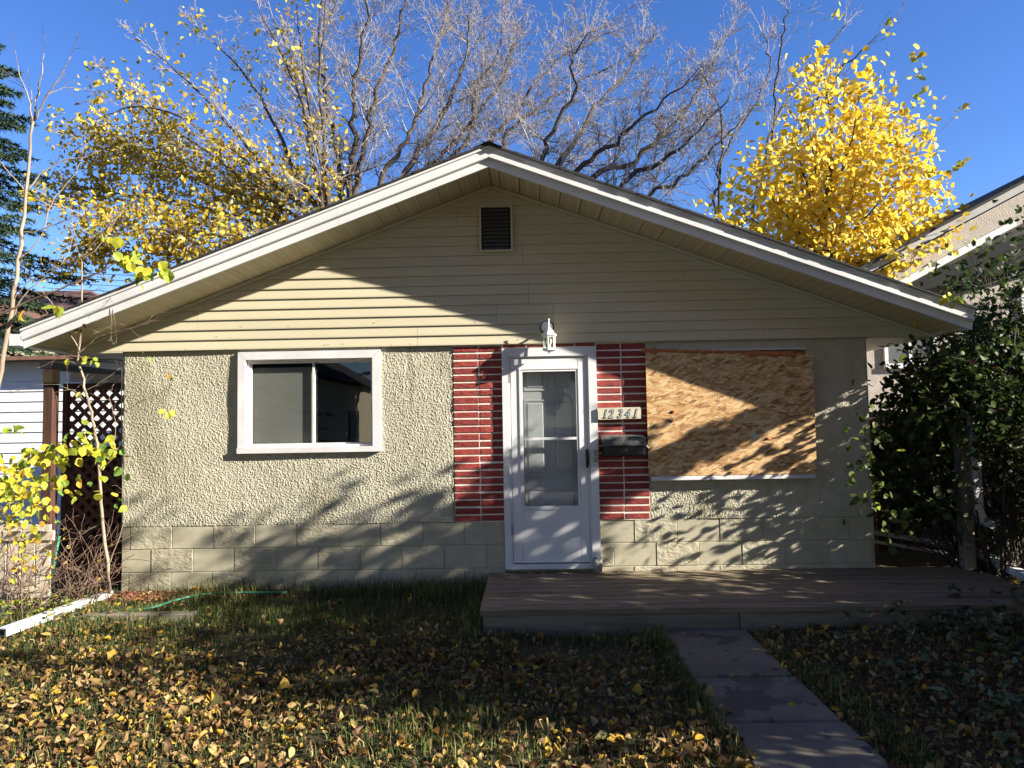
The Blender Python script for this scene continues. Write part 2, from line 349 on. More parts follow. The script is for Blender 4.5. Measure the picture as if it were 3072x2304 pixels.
def vadd(a, b, s=1.0): return (a[0]+b[0]*s, a[1]+b[1]*s, a[2]+b[2]*s)
def vn(a):
    l = math.sqrt(a[0]*a[0]+a[1]*a[1]+a[2]*a[2]) or 1e-9; return (a[0]/l, a[1]/l, a[2]/l)
def off_dir(d, ang, rng):
    r = (rng.gauss(0,1), rng.gauss(0,1), rng.gauss(0,1)); k = r[0]*d[0]+r[1]*d[1]+r[2]*d[2]
    p = vn((r[0]-d[0]*k, r[1]-d[1]*k, r[2]-d[2]*k)); c, s = math.cos(ang), math.sin(ang)
    return (d[0]*c+p[0]*s, d[1]*c+p[1]*s, d[2]*c+p[2]*s)
def grow(p, d, L, r, lev, sp, segs, tips, rng):
    n = sp['steps'][lev]; st = L/n; last = lev == len(sp['steps'])-1
    for i in range(n):
        w = sp['wig']; d = vn((d[0]+rng.gauss(0,w), d[1]+rng.gauss(0,w), d[2]+rng.gauss(0,w)+sp['up']))
        q = vadd(p, d, st); ra = r*(1-.75*i/n); rb = r*(1-.75*(i+1)/n)
        segs.append((p, q, max(ra, sp['rmin']), max(rb, sp['rmin'])))
        if not last:
            for _ in range(sp['kids'][lev]):
                if rng.random() < sp['prob'][lev]:
                    t = rng.random(); b = (p[0]+(q[0]-p[0])*t, p[1]+(q[1]-p[1])*t, p[2]+(q[2]-p[2])*t)
                    grow(b, off_dir(d, math.radians(rng.uniform(*sp['ang'])), rng), L*sp['ratio']*rng.uniform(.55,1.15)*(1-.45*i/n), rb*.6, lev+1, sp, segs, tips, rng)
        if last or i == n-1: tips.append((q, d))
        p = q
def smooth_line(pts, rng, n=4, jit=.0):
    out = []; P = [Vector(p) for p in pts]; P = [P[0]*2-P[1]] + P + [P[-1]*2-P[-2]]
    for i in range(1, len(P)-2):
        a, b, c, e = P[i-1:i+3]
        for k in range(n):
            t = k/n; q = .5*((2*b) + (-a+c)*t + (2*a-5*b+4*c-e)*t*t + (-a+3*b-3*c+e)*t*t*t)
            out.append(q + Vector((rng.gauss(0,jit), rng.gauss(0,jit), rng.gauss(0,jit))))
    out.append(P[-2]); return out
def limb_tree(root, limbs, sp, rng, bark, twigm, limb_sides=7, name_trunk='trunk', name_twigs='twigs', first=.15):
    """limbs: (points, r0, r1, density of side shoots, shoot length). Builds trunk and twigs; returns twig tips"""
    segs = []; tips = []; mb = MB()
    for pts, r0, r1, dens, ln in limbs:
        line = smooth_line(pts, rng, 5, sp.get('jit', .015)); n = len(line)
        mb.tube(line, [r0+(r1-r0)*(i/(n-1)) for i in range(n)], limb_sides)
        tot = sum((line[i+1]-line[i]).length for i in range(n-1))
        for i in range(n-1):
            f = i/(n-1)
            if f < first: continue
            a, b = line[i], line[i+1]; d = tuple((b-a).normalized()); cnt = dens*(b-a).length
            k = int(cnt) + (1 if rng.random() < cnt-int(cnt) else 0)
            for _ in range(k):
                p = a.lerp(b, rng.random())
                grow(tuple(p), off_dir(d, math.radians(rng.uniform(*sp['ang'])), rng), ln*rng.uniform(.5,1.1)*(1-.45*f), max((r0+(r1-r0)*f)*.35, sp['rmin']*1.5), 0, sp, segs, tips, rng)
        grow(tuple(line[-1]), tuple((line[-1]-line[-2]).normalized()), ln*.7, r1, 0, sp, segs, tips, rng)
    t = mb.build(name_trunk, bark, root, True)
    w = seg_mesh(name_twigs, segs, twigm, root, 3); w['kind'] = 'stuff'
    return tips

# ================================================================== SETTING
rs = np.random.default_rng(7); rng = random.Random(11)
# ground: one sheet to the horizon, fine where the camera looks; raised a little against the house
def gz(x, y):
    return (.07 + .05*np.exp(-((y-.05)/.5)**2)*(y > -1.2) + .018*np.sin(x*1.7+.4)*np.cos(y*2.1) + .012*np.sin(x*4.3+y*3.1))
gx = np.concatenate([np.array([-250,-120,-60,-30,-15,-9]), np.arange(-7,7.01,.1), np.array([9,15,30,60,120,250])])
gy = np.concatenate([np.array([-250,-120,-60,-30,-15,-9]), np.arange(-7,6.01,.1), np.array([9,15,30,60,120,250])])
GX, GY = np.meshgrid(gx, gy); near = (np.abs(GX) < 8) & (GY > -8) & (GY < 7)
GZ = np.where(near, gz(GX, GY) + rs.normal(0,.006,GX.shape), .0)
nx, ny = len(gx), len(gy); idx = np.arange(nx*ny).reshape(ny, nx)
lawn = np_mesh('lawn', np.stack([GX,GY,GZ],-1).reshape(-1,3), np.stack([idx[:-1,:-1],idx[:-1,1:],idx[1:,1:],idx[1:,:-1]],-1).reshape(-1,4), M['soil'], None, None, True)
lawn['kind'] = 'structure'

# pavement slabs, unseen, added behind the viewer to bounce sunlight onto the facade
pav = bpy.data.objects.new('bounce_pavement', None); COL.objects.link(pav); pav['kind'] = 'structure'
for k in range(22):
    mb = MB(); mb.cbox(-17+k*1.5, -15.508+k*1.5, -9.8, -8.3, -.05, .085, .006); mb.build('slab', M['paving'], pav)
# walkway of three visible slabs
path = bpy.data.objects.new('path', None); COL.objects.link(path); path['kind'] = 'structure'
for y0, y1 in ((-1.40,-2.40),(-2.415,-3.07),(-3.085,-4.1),(-4.115,-5.4)):
    mb = MB(); z1 = .098; zb = -.05; dx = .012*rng.uniform(-1,1)
    x0, x1 = 1.350+dx, 1.990+dx; c = .012
    mb.add([(x0,y1,zb),(x1,y1,zb),(x1,y0,zb),(x0,y0,zb),(x0,y1,z1-c),(x1,y1,z1-c),(x1,y0,z1-c),(x0,y0,z1-c),(x0+c,y1+c,z1),(x1-c,y1+c,z1),(x1-c,y0-c,z1),(x0+c,y0-c,z1)],
           [(0,1,5,4),(1,2,6,5),(2,3,7,6),(3,0,4,7),(4,5,9,8),(5,6,10,9),(6,7,11,10),(7,4,8,11),(8,9,10,11)])
    mb.build('slab', M['path'], path)

# ================================================================== HOUSE
house = thing('house', 'low stucco bungalow with cream siding gable and white storm door', 'house', None, (0.03, 0, 0))
house.location = (0,0,0)
XL, XR = -3.66, 3.66; CX = .035; SL = .371; ZA = 4.062          # ridge, slope, soffit apex
def zs(x): return ZA - SL*abs(x-CX)                              # underside of the roof
# core walls, with window and door openings
W0, W1, WZ0, WZ1 = -2.425, -1.168, 1.505, 2.372                  # window opening
D0, D1, DZ1 = .165, .948, 2.352                                  # door opening
core = MB()
def core_rect(x0, x1, z0, z1): core.box(x0, x1, .03, .16, z0, z1)
core_rect(XL+.01, W0, .0, 2.62); core_rect(W1, D0, 0, 2.62); core_rect(W0, W1, 0, WZ0); core_rect(W0, W1, WZ1, 2.62)
core_rect(D0, D1, DZ1, 2.62); core_rect(D0, D1, 0, .30); core_rect(D1, XR-.01, 0, 2.62)
core.box(XL+.01, XL+.14, .16, 8, 0, 2.47); core.box(XR-.14, XR-.01, .16, 8, 0, 2.47); core.box(XL+.14, XR-.14, 7.87, 8, 0, 2.47)
core.build('wall', M['joint'], house)
room = MB(); room.box(XL+.15, XR-.15, 2.6, 2.65, .2, 2.45); room.box(-.6, -.55, .17, 2.6, .2, 2.45); room.box(XL+.15, XR-.15, .17, 2.6, .1, .2); room.box(XL+.15, XR-.15, .17, 2.6, 2.44, 2.46)
room.build('interior', M['void'], house)

# pebble-dash stucco: real pebbles as a displaced sheet
def stucco(x0, x1, z0, z1, step, seed, eL=False, eR=False):
    r = np.random.default_rng(seed)
    nx, nz = int((x1-x0)/step)+1, int((z1-z0)/step)+1
    X, Z = np.meshgrid(np.linspace(x0, x1, nx), np.linspace(z0, z1, nz)); c = .0092
    gi, gk = np.floor((X-x0)/c).astype(int)+1, np.floor((Z-z0)/c).astype(int)+1
    A, B = gi.max()+3, gk.max()+3
    jx, jz, jr, jh = r.uniform(.1,.9,(A,B)), r.uniform(.1,.9,(A,B)), r.uniform(.0034,.0076,(A,B)), r.uniform(.30,1.2,(A,B))
    H = np.zeros_like(X)
    for a in (-1,0,1):
        for b in (-1,0,1):
            i, k = gi+a, gk+b
            px, pz = x0+(i-1+jx[i,k])*c, z0+(k-1+jz[i,k])*c; R2 = jr[i,k]
            d2 = ((X-px)**2 + (Z-pz)**2)/R2**2
            H = np.maximum(H, np.sqrt(np.clip(1-d2, 0, 1))*R2*jh[i,k])
    lowf = .003*np.sin(X*5+Z*3)+.003*np.sin(Z*9-X*2)
    Y = -.008 - H*.95 - lowf
    edge = (eL & (X-x0 < .012)) | (eR & (x1-X < .012)); Y = np.where(edge, np.maximum(Y, .0), Y)
    V = np.stack([X,Y,Z],-1).reshape(-1,3); id_ = np.arange(nx*nz).reshape(nz,nx)
    F = np.stack([id_[:-1,:-1],id_[:-1,1:],id_[1:,1:],id_[1:,:-1]],-1).reshape(-1,4)
    return np_mesh('stucco', V, F, M['stucco'], house, None, True)
ZB = .754                                                       # top of the block courses
stucco(XL, W0-.03, ZB, 2.495, .0043, 1, True); stucco(W0-.03, W1+.03, ZB, WZ0-.01, .0043, 2); stucco(W1+.03, -.374, ZB, 2.495, .0043, 3, False, True)
stucco(1.515, 3.06, ZB, 1.17, .0046, 4, True); stucco(3.06, XR, ZB, 2.495, .006, 5, False, True)
for q in ((W0-.03, W1+.03, -.01, .03, WZ1+.01, 2.495),(XL, XL+.012, -.006, 8, ZB, 2.475),(XR-.012, XR, -.006, 8, ZB, 2.475),(1.515,3.06,-.008,.03,2.387,2.495)):
    st = MB(); st.box(*q); st.build('stucco', M['stucco'], house)

# parged block courses
bed = MB(); bed.box(XL+.004, D0-.06, .0015, .03, -.05, ZB-.002); bed.box(D1+.06, XR-.004, .0015, .03, -.05, ZB-.002); bed.build('joint', M['joint'], house)
BL = .411
def blocks(x_lo, x_hi):
    for row, (z0, z1, ph) in enumerate(((.531,.754,-2.75),(.306,.529,-2.953),(.088,.304,-2.76),(-.12,.086,-2.953))):
        k = math.floor((x_lo-ph)/BL); x = ph+k*BL
        while x < x_hi:
            a, b = max(x, x_lo), min(x+BL, x_hi)
            if b-a > .05:
                rough_ = (round((x-ph)/BL)+row) % 2 == 0
                mb = MB(); j = .0022; y0 = -.004+rng.uniform(-.0015,.0015)-(.003 if rough_ else 0)
                mb.cbox(a+j, b-j, y0, .03, z0+j, z1-j, .0035); mb.build('block', M['blockrough' if rough_ else 'block'], house)
            x += BL
blocks(XL, .105); blocks(1.03, XR)

# brick panels beside the door: bricks proud of white mortar
mort = MB(); mort.box(-.374,.106,-.0125,.03,ZB-.004,2.50); mort.box(1.028,1.516,-.0125,.03,ZB-.004,2.50); mort.box(.106,1.028,-.0125,.03,2.437,2.50); mort.build('mortar', M['mortar'], house)
ROW = (2.476-ZB)/24.0
def brick(x0, x1, z0, z1):
    mb = MB(); mb.cbox(x0+rng.uniform(-.002,.003), x1+rng.uniform(-.003,.002), -.0185+rng.uniform(-.003,.003), .0, z0+rng.uniform(-.003,.002), z1+rng.uniform(-.002,.003), .004); mb.build('brick', M['brick'], house)
for r in range(24):
    z0 = ZB+.004+r*ROW; z1 = z0+ROW-.016
    for a, b in ((-.372,-.128),(-.117,.104),(1.031,1.265),(1.276,1.514)): brick(a, b, z0, z1)
for a, b in ((.118,.34),(.352,.58),(.592,.815),(.827,1.02)): brick(a, b, 2.448, 2.474)

# gable siding boards, each cut to the roof slope
CO = .0985; Z0 = 2.478
def gable_x(z): return (ZA-z)/SL
splits = {}
for k in range(0, 17, 2): splits[k//2] = sorted(rng.uniform(-.8,.8)*max(gable_x(Z0+CO*k)-.6,0) + CX for _ in range(2 if k < 6 else 1))
splits[0] = [-.72, 2.67]; splits[1] = [.06, .62, -2.9]; splits[2] = [-.55,.38]; splits[3] = [-.86, 1.9]; splits[4] = [.33]
nail = MB()
for k in range(17):
    za, zb = Z0+CO*k, min(Z0+CO*(k+1)+.004, ZA-.004)
    xa = min(gable_x(za), 4.245)-.008; xb = gable_x(zb)-.008
    if xa < .05: break
    cuts = [-9]+sorted(c-CX for c in splits.get(k//2, []) if abs(c-CX) < xb-.15)+[9]
    for c0, c1 in zip(cuts[:-1], cuts[1:]):
        g = .0012
        bl, br = max(-xa, c0+g), min(xa, c1-g); tl, tr = max(-xb, c0+g), min(xb, c1-g)
        if tr-tl < .01: tl = tr = (tl+tr)/2; tr = tl+.004
        yb, yt = -.050, -.034; lip = .012
        v = [(CX+bl,yb,za),(CX+br,yb,za),(CX+br,yb,za+lip),(CX+bl,yb,za+lip),(CX+tr,yt,zb),(CX+tl,yt,zb),(CX+bl,-.028,za),(CX+br,-.028,za),(CX+tr,-.028,zb),(CX+tl,-.028,zb)]
        mb = MB(); mb.add(v, [(0,1,2,3),(3,2,4,5),(6,7,1,0),(5,4,8,9),(1,7,8,4,2),(6,0,3,5,9),(7,6,9,8)]); mb.build('siding_board', M['siding'], house)
back = MB(); back.add([(CX-4.2,-.027,Z0+.002),(CX+4.2,-.027,Z0+.002),(CX,-.027,ZA-.01)], [(0,1,2)]); back.build('sheathing', M['void'], house)
for _ in range(34):
    x = rng.uniform(-3.3,3.8); k = rng.choice([0,0,0,1,1,2,3]); z = Z0+CO*k+rng.uniform(.006,.05)
    if z < zs(x)-.1: nail.box(x-.0025, x+.0025, -.052, -.03, z-.0025, z+.0025)
nail.build('nail', M['black'], house)

# soffit panels under the rake, J trim at the wall
YF = -.57; PW = .1905
for side in (-1, 1):
    k = 0; a = .0
    while a < 4.2:
        b = min(a+(PW if k else .086 if side > 0 else .107), 4.235); g = .0035
        x0, x1 = CX+side*(a+g), CX+side*(b-g); mb = MB(); z0, z1 = ZA-SL*a, ZA-SL*b
        v = [(x0,YF,z0),(x1,YF,z1),(x1,-.03,z1),(x0,-.03,z0),(x0,YF,z0+.012),(x1,YF,z1+.012),(x1,-.03,z1+.012),(x0,-.03,z0+.012)]
        f = [(0,1,2,3),(7,6,5,4),(0,4,5,1),(2,6,7,3),(1,5,6,2),(3,7,4,0)]
        mb.add(v, f if side < 0 else [q[::-1] for q in f]); mb.build('soffit_panel', M['soffit'], house); a = b; k += 1
    mb = MB(); mb.obox((CX, -.060, ZA-.020), (CX+side*4.22, -.060, ZA-SL*4.22-.020), .022, .030, (0,0,1)); mb.build('trim', M['siding'], house)
    mb = MB(); mb.box(*(sorted((CX+side*4.235, side*3.655))), -.05, 7.9, 2.466, 2.476); mb.build('eave_soffit', M['siding'], house)

# fascia: lower board, stepped upper rake metal, drip edge; roof slab with shingle courses
def rake(side, prof, a0, a1, name, m):
    """profile of (y, dz above the soffit line) swept along the rake"""
    v = []; n = len(prof)
    for a in (a0, a1): v += [(CX+side*a, y, ZA-.012-SL*a+dz) for y, dz in prof]
    f = [(i, (i+1)%n, n+(i+1)%n, n+i) for i in range(n)] + [tuple(range(n-1,-1,-1)), tuple(range(n,2*n))]
    if side < 0: f = [q[::-1] for q in f]
    return mesh_obj(name, v, f, m, house)
EX = 4.285
for side in (-1, 1):
    cuts = [0, 1.385, EX] if side < 0 else [0, 2.35, EX]
    for a0, a1 in zip(cuts[:-1], cuts[1:]):
        e = .0015
        rake(side, [(-.600,0),(-.572,0),(-.572,.078),(-.600,.078)], a0, a1-e, 'fascia', M['white'])
        rake(side, [(-.628,.074),(-.58,.074),(-.58,.168),(-.622,.168),(-.622,.126),(-.634,.120),(-.634,.080)], a0, a1-e, 'rake_trim', M['white'])
    rake(side, [(-.640,.160),(-.60,.160),(-.60,.182),(-.640,.182)], 0, EX+.01, 'drip_edge', M['white'])
    rake(side, [(-.602,.170),(8.4,.170),(8.4,.182),(-.602,.182)], 0, EX+.02, 'roof', M['shingle'])
    # shingle tabs along the visible edge
    a = -.02
    while a < EX+.02:
        b = a+.14; th = rng.uniform(.010,.016); y0 = -.657+rng.uniform(-.006,.005); lift = rng.uniform(0,.006)
        v = []
        for q, t in ((a-.03, th+.004+lift), (b, th+lift)):
            zz = ZA-.012-SL*q+.183; xx = CX+side*q; v += [(xx,y0,zz),(xx,1.0,zz),(xx,1.0,zz+t),(xx,y0,zz+t)]
        f = [(0,1,2,3),(7,6,5,4),(0,4,5,1),(1,5,6,2),(2,6,7,3),(3,7,4,0)]
        mesh_obj('shingle', v, f if side < 0 else [q[::-1] for q in f], M['shingle'], house); a = b
    # gutter along the eave
    xg = CX+side*(EX+.005); zg = ZA-SL*EX+.10; mb = MB(); s = side
    for (p, q) in (((0,-.085),(.006,.035)),((.006,-.085),(.10,-.079)),((.10,-.085),(.106,.03)),((.095,.024),(.125,.030))):
        mb.box(*sorted((xg+s*p[0], xg+s*q[0])), -.625 if s < 0 else -.40, 7.9, zg+p[1], zg+q[1])
    mb.box(*sorted((xg, xg+s*.106)), *((-.632, -.626) if s < 0 else (-.407, -.401)), zg-.085, zg+.02); mb.build('gutter', M['white'], house)
cap = MB()
for i in range(34): 
    y = -.675+i*.26; z = ZA+.190
    cap.add([(CX-.13,y,z-.13*SL),(CX,y,z+.008),(CX+.13,y,z-.13*SL),(CX-.13,y+.28,z-.13*SL-.008),(CX,y+.28,z),(CX+.13,y+.28,z-.13*SL-.008)], [(0,1,4,3),(1,2,5,4),(3,4,1,0)])
cap.build('ridge_cap', M['shingle'], house)

# gable louver vent
mb = MB(); mb.tube([(-4.2,-.02,2.44),(-3.95,.02,2.395),(-3.7,-.02,2.37),(-3.672,-.02,2.30),(-3.668,-.01,1.2)], .006, 6); mb.tube([(-4.2,.05,2.43),(-3.9,.05,2.41),(-3.68,.0,2.40)], .005, 6); mb.build('cable', M['black'], house, True)
vent = bpy.data.objects.new('vent', None); link(vent, house)
vx0, vx1, vz0, vz1 = -.097, .237, 3.388, 3.858
mb = MB(); mb.box(vx0,vx0+.022,-.075,-.03,vz0,vz1); mb.box(vx1-.022,vx1,-.075,-.03,vz0,vz1); mb.box(vx0+.022,vx1-.022,-.075,-.03,vz1-.022,vz1); mb.box(vx0+.022,vx1-.022,-.075,-.03,vz0,vz0+.022)
mb.build('vent_frame', M['siding'], vent)
mb = MB(); mb.box(vx0+.02,vx1-.02,-.0535,-.051,vz0+.02,vz1-.02); mb.build('screen', M['black'], vent)
nl = 11; hh = (vz1-vz0-.05)/nl
for i in range(nl):
    z = vz0+.025+i*hh; mb = MB(); x0, x1 = vx0+.024, vx1-.024; c = .03
    v = [(x0+c*.3,-.078,z),(x1-c*.3,-.078,z),(x1-c,-.055,z+hh*.72),(x0+c,-.055,z+hh*.72),(x0+c*.3,-.075,z-.004),(x1-c*.3,-.075,z-.004),(x1-c,-.053,z+hh*.70),(x0+c,-.053,z+hh*.70)]
    mb.add(v, [(0,1,2,3),(7,6,5,4),(0,4,5,1),(1,5,6,2),(2,6,7,3),(3,7,4,0)]); mb.build('louver', M['louver'], vent)

# sliding window
win = bpy.data.objects.new('window', None); link(win, house)
ox0, ox1, oz0, oz1 = -2.500, -1.090, 1.452, 2.450; cw = .073
def casing(name, parent, pts, y0, y1, m):
    mb = MB(); mb.prism(pts, y0, y1); return mb.build(name, m, parent)
g = .0015
casing('casing', win, [(ox0,oz0+.055),(W0,oz0+.055),(W0,WZ1-g),(ox0,oz1-g)], -.046, .03, M['casing'])
casing('casing', win, [(W1,oz0+.055),(ox1,oz0+.055),(ox1,oz1-g),(W1,WZ1-g)], -.046, .03, M['casing'])
casing('casing', win, [(W0+g,WZ1),(W1-g,WZ1),(ox1-g,oz1),(ox0+g,oz1)], -.046, .03, M['casing'])
casing('sill', win, [(ox0-.002,oz0),(ox1+.002,oz0),(ox1+.002,oz0+.053),(ox0-.002,oz0+.053)], -.060, .03, M['casing'])
mb = MB(); t = .022
mb.box(W0,W1,.000,.10,WZ0-.001,WZ0+t); mb.box(W0,W1,.000,.10,WZ1-t,WZ1); mb.box(W0,W0+t,.0,.10,WZ0+t,WZ1-t); mb.box(W1-t*.6,W1,.0,.10,WZ0+t,WZ1-t); mb.build('track', M['vinylcream'], win)
XM = -1.775
def sash(x0, x1, y, w, name='sash'):
    s = bpy.data.objects.new(name, None)
    mb = MB(); z0, z1 = WZ0+t+.001, WZ1-t-.001
    mb.box(x0,x0+w,y,y+.022,z0,z1); mb.box(x1-w,x1,y,y+.022,z0,z1); mb.box(x0+w,x1-w,y,y+.022,z0,z0+w*.7); mb.box(x0+w,x1-w,y,y+.022,z1-w*.7,z1)
    mb.build(name, M['casing'], win)
    mb = MB(); mb.box(x0+w,x1-w,y+.008,y+.013,z0+w*.7,z1-w*.7); mb.build('pane', M['glass'], win)
sash(W0+t+.001, XM+.018, .012, .020); sash(XM-.008, W1-t*.6-.001, .050, .020)
mb = MB(); mb.box(W0+t, XM-.012, .048, .0495, WZ0+.01, WZ1-.075); mb.build('blind', M['blind'], win)
mb = MB(); mb.box(-1.33,-1.18,.19,.20,WZ0-.1,WZ1+.05); mb.box(W0,W1,.19,.22,WZ1-.06,WZ1-.02); mb.build('curtain', M['black'], win)

# door: casing, storm door, panelled door behind it
door = bpy.data.objects.new('door', None); link(door, house)
dz0 = .352
casing('casing', door, [(.106,.300),(D0,.300),(D0,DZ1-g),(.106,2.434)], -.052, .03, M['doorwhite'])
casing('casing', door, [(D1,.300),(1.027,.300),(1.027,2.434),(D1,DZ1-g)], -.052, .03, M['doorwhite'])
casing('casing', door, [(D0+g,DZ1),(D1-g,DZ1),(1.026,2.436),(.107,2.436)], -.052, .03, M['doorwhite'])
mb = MB(); mb.box(D0-.035,D1+.05,-.062,.03,.300,.345); mb.build('threshold', M['white'], door)
mb = MB(); mb.box(D0+.001,D0+.020,-.03,.03,.346,DZ1-.001); mb.box(D1-.020,D1-.001,-.03,.03,.346,DZ1-.001); mb.box(D0+.02,D1-.02,-.03,.03,DZ1-.016,DZ1-.001); mb.build('jamb', M['doorwhite'], door)
sx0, sx1, sz0, sz1 = .188, .925, .356, 2.332; gx0, gx1, gz0, gz1 = .305, .824, .898, 2.202
mb = MB(); y0, y1 = -.034, -.002
mb.cbox(sx0,gx0-.02,y0,y1,sz0,sz1,.005); mb.cbox(gx1+.02,sx1,y0,y1,sz0,sz1,.005); mb.box(gx0-.02,gx1+.02,y0+.001,y1,gz1+.02,sz1); mb.box(gx0-.02,gx1+.02,y0+.001,y1,sz0,gz0-.02)
mb.build('storm_door', M['doorwhite'], door)
mb = MB()
for e, yy, w in ((.034, -.043, .012), (.020, -.037, .020)):
    a0,a1,b0,b1 = gx0-e, gx1+e, gz0-e, gz1+e
    mb.box(a0,a0+w,yy,y1,b0,b1); mb.box(a1-w,a1,yy,y1,b0,b1); mb.box(a0+w,a1-w,yy,y1,b1-w,b1); mb.box(a0+w,a1-w,yy,y1,b0,b0+w)
mb.build('glass_frame', M['doorwhite'], door)
mb = MB(); mb.box(gx0+.001,gx1-.001,-.036,-.010,1.535,1.560); mb.build('rail', M['doorwhite'], door)
mb = MB(); mb.box(gx0,gx1,-.022,-.018,1.560,gz1); mb.build('pane', M['stormglass'], door)
mb = MB(); mb.box(gx0,gx1,-.026,-.022,gz0,1.535); mb.build('pane', M['stormglass'], door)
inner = MB(); inner.box(D0,D1,.072,.11,.31,DZ1); inner.build('inner_door', M['doorwhite'], door)
for (a, b) in ((.315,.535),(.600,.820)):
    for (c, d) in ((2.02,2.235),(1.18,1.93),(.45,1.06)):
        mb = MB(); w = .03
        mb.box(a,b,.064,.072,c,c+w*.5); mb.box(a,b,.064,.072,d-w*.5,d); mb.box(a,a+w*.5,.064,.072,c+w*.5,d-w*.5); mb.box(b-w*.5,b,.064,.072,c+w*.5,d-w*.5); mb.cbox(a+w,b-w,.062,.072,c+w,d-w,.008)
        mb.build('door_panel', M['doorwhite'], door)
mb = MB(); mb.tube([(.914,-.045,1.425),(.919,-.075,1.415),(.920,-.080,1.36),(.922,-.074,1.30),(.926,-.045,1.285)], [.008,.010,.012,.010,.008], 8); mb.box(.906,.928,-.046,-.03,1.26,1.44); mb.build('door_handle', M['black'], door)
mb = MB(); mb.cbox(.979,1.030,-.066,-.052,1.372,1.432,.003); mb.box(.979,1.026,-.060,-.0525,1.315,1.368); mb.lathe([(.007,0),(.007,.004),(.004,.006)], 0,0,10) if False else None
mb.build('strike_plate', M['steel'], door)
for z in (.62, 1.35, 2.1):
    mb = MB(); mb.box(.178,.186,-.042,-.031,z,z+.10); mb.build('hinge', M['steel'], door)

# boarded picture window: white surround and sill belong to the house, the board is a thing of its own
mb = MB(); mb.box(1.535,3.062,-.07,.03,1.138,1.168); mb.cbox(1.525,3.085,-.092,-.07,1.128,1.166,.004); mb.build('sill', M['casing'], house)
mb = MB(); mb.box(1.60,3.06,-.05,.03,2.372,2.386); mb.build('casing', M['casing'], house)
board = thing('plywood_board', 'bare strand board sheet nailed over the picture window', 'board')
v = [(1.500,1.170),(3.100,1.172),(3.108,2.325),(1.502,2.392)]
mb = MB(); mb.prism(v, -.088, -.076); mb.build('sheet', M['osb'], board)
mb = MB()
for a,b,c,d in ((1.52,1.58,1.18,2.35),(3.0,3.05,1.18,2.30),(1.58,3.0,1.18,1.22),(1.58,3.0,2.25,2.30)): mb.box(a,b,-.0755,.03,c,d)
mb.build('batten', M['plank'], board)
def blob(mb, c, r, n=9):
    v = []; rings = 4
    for i in range(1, rings):
        ph = math.pi*i/rings
        for k in range(n): 
            q = rng.uniform(.75,1.25); v.append((c[0]+r[0]*q*math.sin(ph)*math.cos(2*math.pi*k/n), c[1]+r[1]*q*math.sin(ph)*math.sin(2*math.pi*k/n), c[2]+r[2]*q*math.cos(ph)))
    f = []
    for i in range(rings-2):
        for k in range(n): f.append((i*n+k, (i+1)*n+k, (i+1)*n+(k+1)%n, i*n+(k+1)%n))
    f += [tuple(range(n)), tuple((rings-2)*n+k for k in range(n-1,-1,-1))]
    mb.add(v, f)
mb = MB(); x = 1.49
while x < 3.02:
    hgt = .030 if x < 1.62 or 2.45 < x < 2.95 else rng.choice([0,.012,.018])
    if hgt: blob(mb, (x, -.088, 2.392-(x-1.5)*.042-hgt*.3), (rng.uniform(.022,.04), .014, hgt*rng.uniform(.8,1.3)))
    x += .035
mb.build('foam', M['foam'], board, True)
for c, r in (((1.755,-.094,1.79),(.020,.010,.014)),((1.735,-.094,1.70),(.022,.010,.012)),((2.65,-.094,1.515),(.018,.010,.014))):
    mb = MB(); blob(mb, c, r, 7); mb.build('foam', M['foam'], board)
    mb = MB(); mb.cbox(c[0]-.030, c[0]-.006, -.0895, -.0885, c[2]-.016, c[2]+.004, .0004); mb.build('hole', M['black'], board)  # flat black plate, the hole's shade put into its colour
mb = MB(); mb.prism([(2.47,1.56),(2.52,1.50),(2.57,1.53),(2.51,1.60)], -.093, -.089); mb.build('splinter', M['plaque'], board)
mb = MB()
for zz in np.arange(1.2, 2.3, .028):
    for xx in (2.178, 2.196): 
        if rng.random() < .8: mb.box(xx, xx+.006, -.0888, -.0882, zz, zz+.014)
mb.build('nail_line', M['twigbrown'], board)

# ------------------------------------------------------------------ things on the facade
lamp = thing('wall_lamp', 'white hexagonal lantern mounted above the storm door', 'lamp')
lx, ly = .567, -.185
mb = MB(); n = 18
def disc(mb, cx, cz, r, y0, y1, n=18, m=0): mb.prism([(cx+r*math.cos(2*math.pi*k/n), cz+r*math.sin(2*math.pi*k/n)) for k in range(n)], y0, y1, m)
disc(mb, .555, 2.632, .068, -.060, -.05); mb.build('dark_ring', M['black'], lamp)  # black disc, shade of the hole around the backplate put into colour
mb = MB(); disc(mb, .552, 2.634, .056, -.075, -.060); mb.tube([(.552,-.075,2.62),(.556,-.12,2.60),(lx,ly,2.600)], .011, 8); mb.build('backplate', M['lampwhite'], lamp)
mb = MB(); mb.lathe([(.004,2.612),(.010,2.625),(.005,2.640),(.007,2.662),(.005,2.682),(.010,2.692),(.002,2.702)], lx, ly, 10); mb.build('finial', M['lampwhite'], lamp, True)
mb = MB(); mb.lathe([(.074,2.532),(.078,2.540),(.074,2.550),(.052,2.566),(.044,2.585),(.030,2.598),(.014,2.614),(.004,2.620)], lx, ly, 6, 0, .3); mb.lathe([(.060,2.520),(.066,2.532)], lx, ly, 6, 0, .3); mb.build('lamp_cap', M['lampwhite'], lamp)
mb = MB()
for k in range(6):
    a = .3+2*math.pi*k/6; p0 = (lx+.058*math.cos(a), ly+.058*math.sin(a), 2.524); p1 = (lx+.055*math.cos(a), ly+.055*math.sin(a), 2.408); mb.tube([p0,p1], .0062, 5)
mb.build('lamp_post', M['lampwhite'], lamp)
